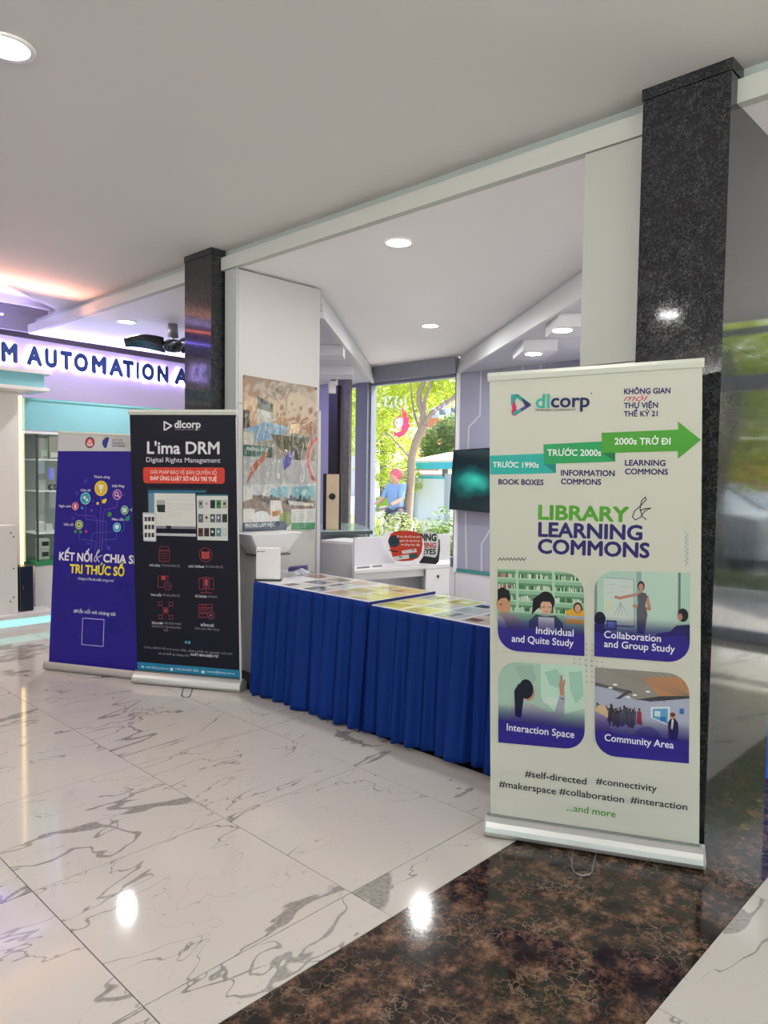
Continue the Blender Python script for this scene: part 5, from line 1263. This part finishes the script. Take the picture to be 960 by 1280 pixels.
# letters of the same sign farther left, seen mirrored in the granite of the narrow pillar
def mir(u_, v):
    p0_ = PX(u_, v, 2.97); dd = ray(u_, v); dd = Vector((-dd.x, dd.y, dd.z)); t_ = (SW.p0-p0_).dot(SW.n)/dd.dot(SW.n); return (p0_+dd*t_-SW.p0).dot(SW.ex)
for ch, u0, u1 in (('A', 239, 248), ('N', 250, 258)):
    a1_, a0_ = mir(u0, 475), mir(u1, 475); letter(ch, (0, 455), None, ab=(min(a0_, a1_), max(a0_, a1_), zb0, .185))
# coloured cove strips over the far ceiling edge
cove_o = mat('orange_cove_led', 'FFB090', .5, emit='FF7A50', es=10); cove_v = mat('violet_cove_led', 'B8A0FF', .5, emit='8A78FF', es=14)
struct(MB().obox((-5, 6.28, 3.02), (7.2, .92, 0), (-.01, .03, 0), (0, 0, .012)).build('trim_15', cove_o))
struct(MB().obox((-5, 8.05, 3.10), (7.8, .2, 0), (0, .03, 0), (0, 0, .015)).build('trim_16', cove_v))
area('uplight', (1.4, 6.75, 2.80), 3.2, 17, (1, .40, .26), (.05, -.5, 1), shape='RECTANGLE', sy=.05, spread=120)
area('uplight', (1.3, 7.75, 3.02), 3.4, 22, (.55, .45, 1), (0, -.5, 1), shape='RECTANGLE', sy=.05, spread=150)
area('uplight', (3.9, 8.35, 2.6), 2.6, 26, (.62, .5, 1), (0, -.3, 1), shape='RECTANGLE', sy=.04, spread=160)

# ceiling fan
fc = PZ(216, 405, SZ)
t = thing('ceiling_fan', (fc.x, fc.y, SZ), 'black ceiling fan with a grey canopy, left of the narrow granite pillar', 'fan')
MB().lathe((fc.x, fc.y, SZ-.13), [(.0, 0), (.055, 0), (.045, .13), (0, .13)], 20).build('canopy', mat('fan_grey', '6A6A70', .4), t)
zf = PY(216, 428, fc.y).z - .03
MB().tube([(fc.x, fc.y, zf), (fc.x, fc.y, SZ-.1)], .014, 8).build('rod', STEEL, t)
MB().lathe((fc.x, fc.y, zf-.07), [(0, 0), (.07, .01), (.10, .05), (.10, .09), (.06, .12), (0, .12)], 24).build('motor', mat('fan_black', '1A1C26', .25), t)
rt = Vector((CR.x, CR.y, 0)).normalized(); fw = Vector((CF.x, CF.y, 0)).normalized()
for k in range(3):
    an = math.radians(180+120*k+8)
    dr_ = rt*math.cos(an)+fw*math.sin(an); pr2 = Vector((-dr_.y, dr_.x, 0)); c0 = Vector((fc.x, fc.y, zf))
    vs = []; ns = 14
    for i in range(ns+1):
        f = i/ns; rr_ = .08+.38*f; wv = .04+.065*math.sin(math.pi*min(1, f*1.05+.08))*(1 if f < .97 else .55); tz = .035*math.sin(math.pi*f*.8) - .01*f
        for sg, zz in ((-1, -.062), (1, .062)):
            p_ = c0 + dr_*rr_ + pr2*wv*sg + Vector((0, 0, tz+zz*(1-f*.5)))
            vs += [p_+Vector((0, 0, .006)), p_-Vector((0, 0, .006))]
    fs = []
    for i in range(ns):
        a_ = i*4; b_ = a_+4
        fs += [(a_, a_+2, b_+2, b_), (a_+1, b_+1, b_+3, a_+3), (a_, b_, b_+1, a_+1), (a_+2, a_+3, b_+3, b_+2)]
    fs += [(0, 1, 3, 2), (ns*4, ns*4+2, ns*4+3, ns*4+1)]
    MB().add(vs, fs, True).build('blade', MATS['fan_black'], t)

# blue skirted stand just past the wide pillar
t = thing('skirted_stand', (4.2, 1.32, 0), 'bright blue skirted stand at the right edge behind the wide granite pillar', 'table')
box('tabletop', 3.93, 4.48, 1.13, 1.50, .545, .56, WHITE, t, bevel=.002)
ring_ = []
for (xa, ya), (xb, yb) in (((3.92, 1.12), (4.49, 1.12)), ((4.49, 1.12), (4.49, 1.51)), ((4.49, 1.51), (3.92, 1.51)), ((3.92, 1.51), (3.92, 1.12))):
    nn_ = int(math.hypot(xb-xa, yb-ya)/.012); ring_ += [(xa+(xb-xa)*i_/nn_, ya+(yb-ya)*i_/nn_) for i_ in range(nn_)]
vs = []; N_ = len(ring_)
for r_ in range(9):
    f_ = r_/8
    for i_, (x_, y_) in enumerate(ring_):
        d_ = Vector((x_-4.205, y_-1.315, 0)).normalized()*(.014*f_*(1+math.sin(i_*2*math.pi*14/N_)))
        vs.append((x_+d_.x, y_+d_.y, .552-.545*f_))
MB().add(vs, [(r_*N_+i_, r_*N_+(i_+1) % N_, (r_+1)*N_+(i_+1) % N_, (r_+1)*N_+i_) for r_ in range(8) for i_ in range(N_)], True).build('skirt', mat('bright_blue_cloth', '1E4FC0', .7), t)

# ================================================================== OUTSIDE
struct(MB().box(-30, -6.1, -40, 40, -.12, -.05).build('ground_left', mat('paving_light', 'B9B4AA', .8, grain=.08, gscale=3)))
struct(MB().box(-6.1, 7.3, -40, -6.1, -.12, -.05).build('ground_near', MATS['paving_light']))
struct(MB().box(7.3, 10.1, -40, 40, -.12, -.05).build('ground_pavement', mat('pavement', 'A9A39C', .8, grain=.08, gscale=3)))
struct(MB().box(10.1, 60, -60, 60, -.16, -.10).build('ground_street', mat('street', '9A9894', .85, grain=.06, gscale=2)))
struct(MB().box(10.02, 10.16, -40, 3.9, -.10, .06).build('kerb', mat('kerb_stone', 'C8C4BA', .7)))
struct(MB().box(-6.3, 7.6, -6.3, 9.6, 3.36, 3.6).build('roof_slab', mat('roof', 'A8A8A8', .8)))
LEAF = []
def leafmat(name, col, tr=.35):
    M = bpy.data.materials.new(name); M.use_nodes = True; n = M.node_tree; b = n.nodes['Principled BSDF']
    oi = n.nodes.new('ShaderNodeNewGeometry'); cr = n.nodes.new('ShaderNodeValToRGB'); e = cr.color_ramp.elements
    c0 = srgb(col); e[0].color = (*[x*.55 for x in c0], 1); e[1].color = (*[min(1, x*1.25) for x in c0], 1)
    n.links.new(oi.outputs['Random Per Island'], cr.inputs[0]); n.links.new(cr.outputs[0], b.inputs['Base Color']); b.inputs['Roughness'].default_value = .55
    tl_ = n.nodes.new('ShaderNodeBsdfTranslucent'); n.links.new(cr.outputs[0], tl_.inputs[0]); mx_ = n.nodes.new('ShaderNodeMixShader'); mx_.inputs[0].default_value = .45
    n.links.new(b.outputs[0], mx_.inputs[1]); n.links.new(tl_.outputs[0], mx_.inputs[2]); n.links.new(mx_.outputs[0], n.nodes['Material Output'].inputs[0])
    return M
LY = leafmat('yellow_green_leaf', 'C9D63E'); LG = leafmat('green_leaf', '7FA044'); LP = leafmat('pale_leaf', 'A8B470')
BARK = mat('pale_bark', 'A08C7C', .85, grain=.25, gscale=14); BARKD = mat('grey_bark', '6E655E', .9, grain=.3, gscale=14)
def leaves(blobs, count, size, M, parent, seed=1):
    rl = random.Random(seed); vs = []; fs = []
    tot = sum(b_[3]**2 for b_ in blobs)
    for (x, y, z, r, *sq_) in blobs:
        sz_ = sq_[0] if sq_ else .8
        for _ in range(int(count*r*r/tot)):
            u_ = Vector((rl.gauss(0, 1), rl.gauss(0, 1), rl.gauss(0, 1))).normalized()*(r*rl.uniform(.35, 1)**.5); u_.z *= sz_
            c_ = Vector((x, y, z))+u_; a_ = Vector((rl.gauss(0, 1), rl.gauss(0, 1), rl.gauss(0, .7))).normalized(); b_ = a_.orthogonal().normalized()
            s_ = size*rl.uniform(.6, 1.3); k = len(vs)
            vs += [c_-a_*s_, c_-b_*s_*.42+a_*s_*.1, c_+a_*s_, c_+b_*s_*.42+a_*s_*.1]; fs.append((k, k+1, k+2, k+3))
    return MB().add(vs, fs).build('foliage', M, parent, kind='stuff')
# tree before the window
TXP = 11.2
t = thing('street_tree', PX(510, 660, TXP)*1.0, 'pale-barked tree with forking branches and yellow-green leaves outside the window', 'tree')
t.location.z = -.1
g_ = lambda u_, v_, dx=0: PX(u_, v_, TXP+dx)
base_p = g_(508, 655); base_p.z = -.12
MB().tube([base_p, g_(510, 640), g_(513.5, 600), g_(515, 570), g_(520, 552), g_(531, 530)], [.10, .095, .085, .08, .08, .085], 12).build('trunk', BARK, t)
for k, (pts, r_) in enumerate((([(531, 532), (529, 517), (524, 502), (524, 490), (531, 474), (536, 455)], .075), ([(532, 531), (530, 512), (531, 500), (536, 487), (540, 470), (545, 440)], .05), ([(531, 528), (540, 516), (556, 505), (575, 491), (595, 480)], .055), ([(526, 540), (519, 522), (515, 500), (513, 475), (510, 450)], .028), ([(508, 640), (501, 560), (470, 535), (462, 555), (466, 600)], .012))):
    if k == 4: pts = [(515, 575), (488, 545), (478, 540), (468, 556), (464, 575)]; r_ = .016
    MB().tube([g_(*q) for q in pts], [r_*(1-.45*i/(len(pts)-1)) for i in range(len(pts))], 9).build('branch', BARK, t)
bl_ = [(*g_(u_, v_, dx), r_) for u_, v_, dx, r_ in ((470, 495, .8, .75), (495, 480, 1.0, .7), (520, 480, 1.2, .6), (550, 478, .9, .7), (575, 470, .6, .7), (480, 535, 1.3, .55), (468, 585, 1.4, .5), (500, 600, 1.5, .55), (500, 565, 1.8, .5), (530, 455, .3, .8), (455, 520, 1.2, .6), (610, 460, .8, .7), (440, 480, 1, .7), (432, 540, 1.4, .6))]
leaves(bl_, 15000, .055, LY, t, 4)
t = thing('street_tree', PX(557, 560, 17), 'green leafy tree before the white building outside the window', 'tree'); t.location.z = -.1
MB().tube([Vector((17, PX(557, 560, 17).y, -.1)), PX(557, 545, 17)], .09, 8).build('trunk', BARKD, t)
leaves([(*PX(557, 553, 17), .75), (*PX(568, 535, 17), .55), (*PX(546, 570, 17), .5), (*PX(565, 568, 17), .5)], 5000, .07, LG, t, 9)
t = thing('street_tree', PX(480, 560, 21), 'broad yellow-green tree farther off, behind the forked tree', 'tree'); t.location.z = -.1
MB().tube([Vector((21, PX(480, 560, 21).y, -.1)), PX(480, 540, 21)], .15, 8).build('trunk', BARKD, t)
leaves([(*PX(u_, v_, 21), r_) for u_, v_, r_ in ((470, 500, 1.6), (500, 495, 1.5), (530, 480, 1.4), (490, 540, 1.2), (455, 545, 1.3), (560, 478, 1.1), (440, 510, 1.5))], 9000, .11, LY, t, 12)
# hedge plants below the window
for k, (u_, v_, r_, M) in enumerate(((448, 655, .20, LY), (462, 658, .20, LY), (480, 656, .20, LP), (500, 655, .20, LP), (517, 660, .17, LP), (535, 662, .17, LP), (558, 655, .26, LG), (568, 668, .22, LG), (548, 672, .18, LG), (575, 690, .2, LG))):
    p_ = PX(u_, v_, 8.1); tt = thing('shrub', (p_.x, p_.y, -.05), 'shrub %s of the leafy row along the window, outdoors' % ['at the left end', 'second from the left', 'third from the left', 'fourth from the left', 'fifth from the left', 'sixth from the left', 'tallest, at the right end', 'lower right', 'just left of the tallest', 'at the lower right corner'][k], 'shrub', 'shrubs along the window')
    MB().tube([(p_.x, p_.y, -.06), (p_.x, p_.y, p_.z)], .012, 6).build('stem', BARKD, tt)
    leaves([(p_.x, p_.y, p_.z-.02, r_, 1.1), (p_.x+.05, p_.y, p_.z-.3, r_*1.15, 1.2), (p_.x, p_.y, .25, r_*1.1, 1.1)], 900, .032, M, tt, 30+k)
# bus shelter
SXP = 13.0
s_ = lambda u_, v_, dx=0: PX(u_, v_, SXP+dx)
t = thing('bus_shelter', s_(540, 665), 'bus shelter with a cyan roof edge and a white panel outside the window', 'bus shelter'); t.location.z = -.1
cyan = mat('cyan_paint', '35B8CE', .4); wp = mat('white_panel', 'E6E8EE', .4)
a, b = s_(507, 587), s_(610, 586)
MB().obox(a, b-a, (1.6, 0, .10), (0, 0, .16)).build('roof_edge', cyan, t); MB().obox(a+Vector((0, 0, .16)), b-a, (1.6, 0, .25), (0, 0, .05)).build('roof', mat('roof_pale', 'D8D0CC', .6), t)
for u_ in (514.5, 554.5, 600):
    p_ = s_(u_, 600); MB().obox((p_.x+.1, p_.y-.05, -.1), (.1, 0, 0), (0, .1, 0), (0, 0, p_.z+.25)).build('post', mat('shelter_post', 'A9B4BC', .4), t)
a, b = s_(519, 598), s_(551.5, 598); MB().obox((a.x+.12, a.y, .1), (0, b.y-a.y, 0), (.04, 0, 0), (0, 0, a.z-.1)).build('poster_panel', wp, t)
MB().obox((a.x+.11, a.y, a.z), (0, b.y-a.y, 0), (.06, 0, 0), (0, 0, .06)).build('panel_rail', cyan, t)
a, b = s_(557, 598), s_(600, 598); MB().obox((a.x+.7, a.y, .1), (0, b.y-a.y, 0), (.04, 0, 0), (0, 0, a.z-.1)).build('back_panel', wp, t)
# buildings
def building(u0, u1, vt, x, M, lab, wins=(), storeys=None):
    p_ = PX(u0, vt, x); q_ = PX(u1, vt, x); tt = thing('building', ((x+2), (p_.y+q_.y)/2, -.1), lab, 'building')
    MB().box(x, x+5, q_.y, p_.y, -.1, p_.z).build('walls', M, tt)
    MB().box(x-.15, x+5.1, q_.y-.1, p_.y+.1, p_.z, p_.z+.15).build('roof_edge', mat('roof_edge', 'C8C0B8', .6), tt)
    for w0, w1, v0, v1 in wins:
        a, b = PX(w0, v0, x-.01), PX(w1, v1, x-.01)
        wf = MB().box(x-.06, x, b.y, a.y, b.z, a.z).build('window', mat('window_white', 'E8EAEC', .5), tt)
        MB().box(x-.07, x-.06, b.y+(a.y-b.y)*.1, a.y-(a.y-b.y)*.1, b.z+(a.z-b.z)*.08, a.z-(a.z-b.z)*.08).build('pane', mat('window_dark', '6A8078', .2), wf)
    return tt
building(523, 549, 524, 30.5, mat('orange_brick', 'D98A62', .8, grain=.12, gscale=4), 'orange brick building behind the forked tree', [(527, 531, 535, 545), (537, 541, 535, 545), (527, 531, 555, 565)])
building(536, 600, 490, 37, mat('white_render', 'E2E2E4', .7), 'white building with tall windows, upper right of the window view', [(549, 558, 510, 537), (563, 572, 508, 530), (541, 545, 512, 530)])
building(480, 524, 592, 24, mat('grey_render', '8E8A88', .7), 'low grey building behind the bus shelter', [(489, 497, 604, 622), (501, 509, 604, 622)])
building(380, 447, 520, 37, mat('pale_render', 'D8D0C8', .7), 'pale building seen at the far left of the window', [(428, 432, 540, 560), (438, 442, 540, 560)])
MB().box(19, 20.2, PX(520, 630, 19).y, PX(470, 630, 19).y, -.1, PX(490, 622, 19).z).build('low_hedge', LY if False else mat('hedge_green', '9CB43A', .8, grain=.3, gscale=12), None, label='clipped yellow-green hedge before the low grey building', cat='hedge')
MB().box(17.5, 17.8, PX(520, 640, 17.5).y, PX(474, 640, 17.5).y, -.1, PX(490, 634, 17.5).z).build('low_wall', mat('pink_wall', 'D8B4A4', .8), None, label='low pinkish wall behind the person in the blue shirt', cat='wall')
# person outside with a red helmet
PXX = 11.0
p_ = PX(495, 660, PXX); hd = PX(497, 628, PXX)
t = thing('person', (p_.x, p_.y, -.1), 'person in a blue shirt and red helmet sitting on a motorbike outside the window', 'person')
J = {'pel': (0, 0, .82), 'chest': (0, .0, 1.22), 'neck': (-.02, .0, 1.40), 'head': (-.03, 0, 1.56), 'shl': (-.03, .19, 1.35), 'ell': (-.14, .25, 1.10), 'hal': (-.40, .22, 1.0), 'shr': (-.03, -.19, 1.35), 'elr': (-.14, -.25, 1.10), 'har': (-.40, -.22, 1.0), 'hl': (0, .1, .80), 'knl': (-.38, .17, .74), 'anl': (-.26, .18, .30), 'tol': (-.40, .18, .26), 'hr': (0, -.1, .80), 'knr': (-.38, -.17, .74), 'anr': (-.26, -.18, .30), 'tor': (-.40, -.18, .26)}
E_ = [('pel', 'chest'), ('chest', 'neck'), ('neck', 'head'), ('chest', 'shl'), ('shl', 'ell'), ('ell', 'hal'), ('chest', 'shr'), ('shr', 'elr'), ('elr', 'har'), ('pel', 'hl'), ('hl', 'knl'), ('knl', 'anl'), ('anl', 'tol'), ('pel', 'hr'), ('hr', 'knr'), ('knr', 'anr'), ('anr', 'tor')]
rad = {'pel': .14, 'chest': .16, 'neck': .055, 'head': .10, 'shl': .07, 'ell': .045, 'hal': .035, 'shr': .07, 'elr': .045, 'har': .035, 'hl': .09, 'knl': .065, 'anl': .045, 'tol': .045, 'hr': .09, 'knr': .065, 'anr': .045, 'tor': .045}
def skinned(name, keys, grow, M, parent, root_='pel'):
    me = bpy.data.meshes.new(name); ks = [k for k in J if k in keys]
    me.from_pydata([J[k] for k in ks], [(ks.index(a), ks.index(b)) for a, b in E_ if a in ks and b in ks], [])
    bm = bmesh.new(); bm.from_mesh(me); bm.verts.layers.skin.verify(); bm.to_mesh(me); bm.free()
    for i, k in enumerate(ks): me.skin_vertices[0].data[i].radius = (rad[k]+grow, rad[k]+grow); me.skin_vertices[0].data[i].use_root = (k == root_)
    me.materials.append(M); ob = bpy.data.objects.new(name, me); ob.parent = parent; COL.objects.link(ob)
    ob.modifiers.new('skin', 'SKIN'); ob.modifiers.new('smooth', 'SUBSURF').levels = 1
    return ob
skinned('body', list(J), 0, mat('skin', 'D9A088', .6), t)
skinned('shirt', ['pel', 'chest', 'shl', 'ell', 'shr', 'elr'], .018, mat('blue_shirt', '8AA6D0', .8), t)
skinned('trousers', ['pel', 'hl', 'knl', 'anl', 'hr', 'knr', 'anr'], .014, mat('dark_trousers', '4A4E5C', .8), t)
k0 = Vector((p_.x, p_.y, -.1))
MB().sphere(k0+Vector((0, .02, 1.60)), .135, 14, 9, (1, 1, .95)).build('helmet', mat('red_helmet', 'E0606C', .3), t)
MB().sphere(k0+Vector((-.05, .02, 1.555)), .095, 12, 8).build('face', mat('skin', 'D9A088', .6), t)
t = thing('motorbike', (p_.x-.1, p_.y, -.1), 'pale motorbike under the person in the blue shirt', 'motorbike')
for dx in (-.62, .55): MB().tube([k0+Vector((dx-.05+.27*math.cos(a), 0, .29+.27*math.sin(a))) for a in [2*math.pi*i/18 for i in range(18)]], .045, 8, closed=True).build('wheel', DARK, t)
MB().prism([k0+Vector(q) for q in ((-.45, -.09, .30), (.45, -.09, .35), (.6, -.09, .62), (0, -.09, .68), (-.3, -.09, .42), (-.5, -.09, .85), (-.6, -.09, .85))], (0, .18, 0)).build('frame', mat('bike_white', 'D8DADC', .4), t)
MB().tube([k0+Vector((-.5, -.3, .95)), k0+Vector((-.48, 0, .9)), k0+Vector((-.5, .3, .95))], .014, 8).build('handlebar', STEEL, t)
p_ = PX(503, 650, 8.6); MB().box(8.6, 8.66, p_.y-.04, p_.y+.04, -.05, p_.z+.10).build('ground_light_post', DARK, None, label='small dark box post among the shrubs', cat='post')
# emblem stuck on the window pane
g1 = Canvas((WX+.018, 6.9, 0), (0, -1, 0), (0, 0, 1))
fl_p = [(503, 506), (505.5, 516), (508, 513), (509, 522), (512.5, 521), (510.5, 529), (513, 531), (509.5, 538), (505, 544), (499, 547), (493.5, 544.5), (491.5, 539), (496, 541), (501, 539), (503.5, 532), (504.5, 524), (502.5, 516)]
stk = print_mat('sticker_ink', .4)
_n = stk.node_tree; _tl = _n.nodes.new('ShaderNodeBsdfTranslucent'); _mx = _n.nodes.new('ShaderNodeMixShader'); _mx.inputs[0].default_value = .6
_n.links.new([q for q in _n.nodes if q.type == 'ATTRIBUTE'][0].outputs['Color'], _tl.inputs[0]); _n.links.new(_n.nodes['Principled BSDF'].outputs[0], _mx.inputs[1]); _n.links.new(_tl.outputs[0], _mx.inputs[2]); _n.links.new(_mx.outputs[0], _n.nodes['Material Output'].inputs[0])
g1.art('window_emblem', [g1.P(fl_p, 'E8456A'), g1.C((498.3, 528), 7.6, 'F2F4F4'), g1.ring((498.6, 528.4), 7.9, .012, 'E0506C', 24), g1.ring((498.3, 528), 6.6, .008, '7CA8A0', 20), g1.L([(495, 533.5), (496.2, 527.5), (494.5, 526)], .012, '6A6A78'), g1.L([(502.2, 533.5), (501, 527.5), (502.6, 526)], .012, '6A6A78'), g1.L([(495, 528.5), (502.2, 528.5)], .01, '6A6A78'), g1.L([(496, 524), (498.6, 522.5), (501.4, 524)], .012, '6A6A78')],
       None, M=stk, label='round white emblem with a red flame stuck on the window glass', cat='sticker')

# ---- things mirrored in the side of the wide pillar: trees, cars, kerb planting
def vm(u_, v_, x):
    q_ = PX(u_, v_, x); return Vector((q_.x, 2*1.069-q_.y, q_.z))
t = thing('street_tree', vm(886, 700, 10.9), 'thick grey-barked tree seen reflected in the wide granite pillar', 'tree'); t.location.z = -.1
tb = vm(886, 720, 10.9); tb.z = -.1
MB().tube([tb, vm(888, 680, 10.9), vm(892, 620, 10.9), vm(900, 560, 10.9), vm(913, 530, 10.9), vm(915, 490, 10.9), vm(905, 440, 10.9)], [.17, .15, .15, .16, .14, .12, .10], 12).build('trunk', BARKD, t)
MB().tube([vm(900, 560, 10.9), vm(893, 520, 10.9), vm(886, 470, 10.9)], [.09, .07, .05], 8).build('branch', BARKD, t)
leaves([(*vm(u_, v_, 12.2), r_) for u_, v_, r_ in ((945, 500, .8), (960, 540, .7), (930, 450, .9), (950, 580, .6), (985, 500, .9), (890, 560, .4), (905, 430, .8))], 6000, .07, LY, t, 17)
leaves([(10.6, vm(u_, 720, 10.6).y, .05, .22, .8) for u_ in (870, 885, 900, 915, 930, 945, 960, 975, 990)], 3000, .06, LP, t, 18).name = 'undergrowth'
def car(x, y, col, lab):
    t = thing('car', (x, y, -.1), lab, 'car')
    prof = [(-2.1, .30), (-2.12, .62), (-1.95, .82), (-1.1, .90), (-.55, 1.38), (.9, 1.42), (1.6, .98), (2.05, .92), (2.12, .60), (2.1, .30)]
    M = mat('car_paint_'+col, col, .25, metal=.3)
    MB().prism([(x-.85, y+a, z) for a, z in prof], (1.7, 0, 0)).build('body', M, t, bevel=.05)
    for sx in (-.862, .852): MB().prism([(x+sx, y+a, z) for a, z in ((-.95, .92), (-.48, 1.30), (.85, 1.33), (1.35, .97))], (.012, 0, 0)).build('side_window', mat('car_glass', '22282E', .08), t)
    for a in (-1.35, 1.3):
        for sx in (-.88, .70): MB().disc((x+sx, y+a, .30-.08), .30, .18, 20, axis=(1, 0, 0)).build('wheel', DARK, t)
    for a in (-2.13, 2.1): MB().box(x-.7, x+.7, y+a, y+a+.03, .62, .74).build('lamp_bar', mat('car_lamp', 'C8C0B8', .2), t)
cp = vm(945, 640, 15); car(15, cp.y-1.2, '7A8088', 'silver grey car seen reflected in the wide granite pillar')
cp = vm(958, 690, 12.2); car(12.4, cp.y-2.0, 'A9B0B8', 'pale nearer car reflected at the right edge of the wide pillar')
p_ = vm(950, 600, 22); MB().box(22, 26, p_.y-9, p_.y+2.5, -.1, p_.z+.3).build('far_building', mat('pink_render', 'D8BEB0', .8), None, label='pinkish low building behind the reflected cars', cat='building')
p_ = vm(950, 585, 21); MB().box(21, 21.1, p_.y-3, p_.y+.6, p_.z-.5, p_.z+.4).build('red_hoarding', mat('red_board', 'D84A54', .6), None, label='red board above the reflected cars', cat='board')
#MORE3
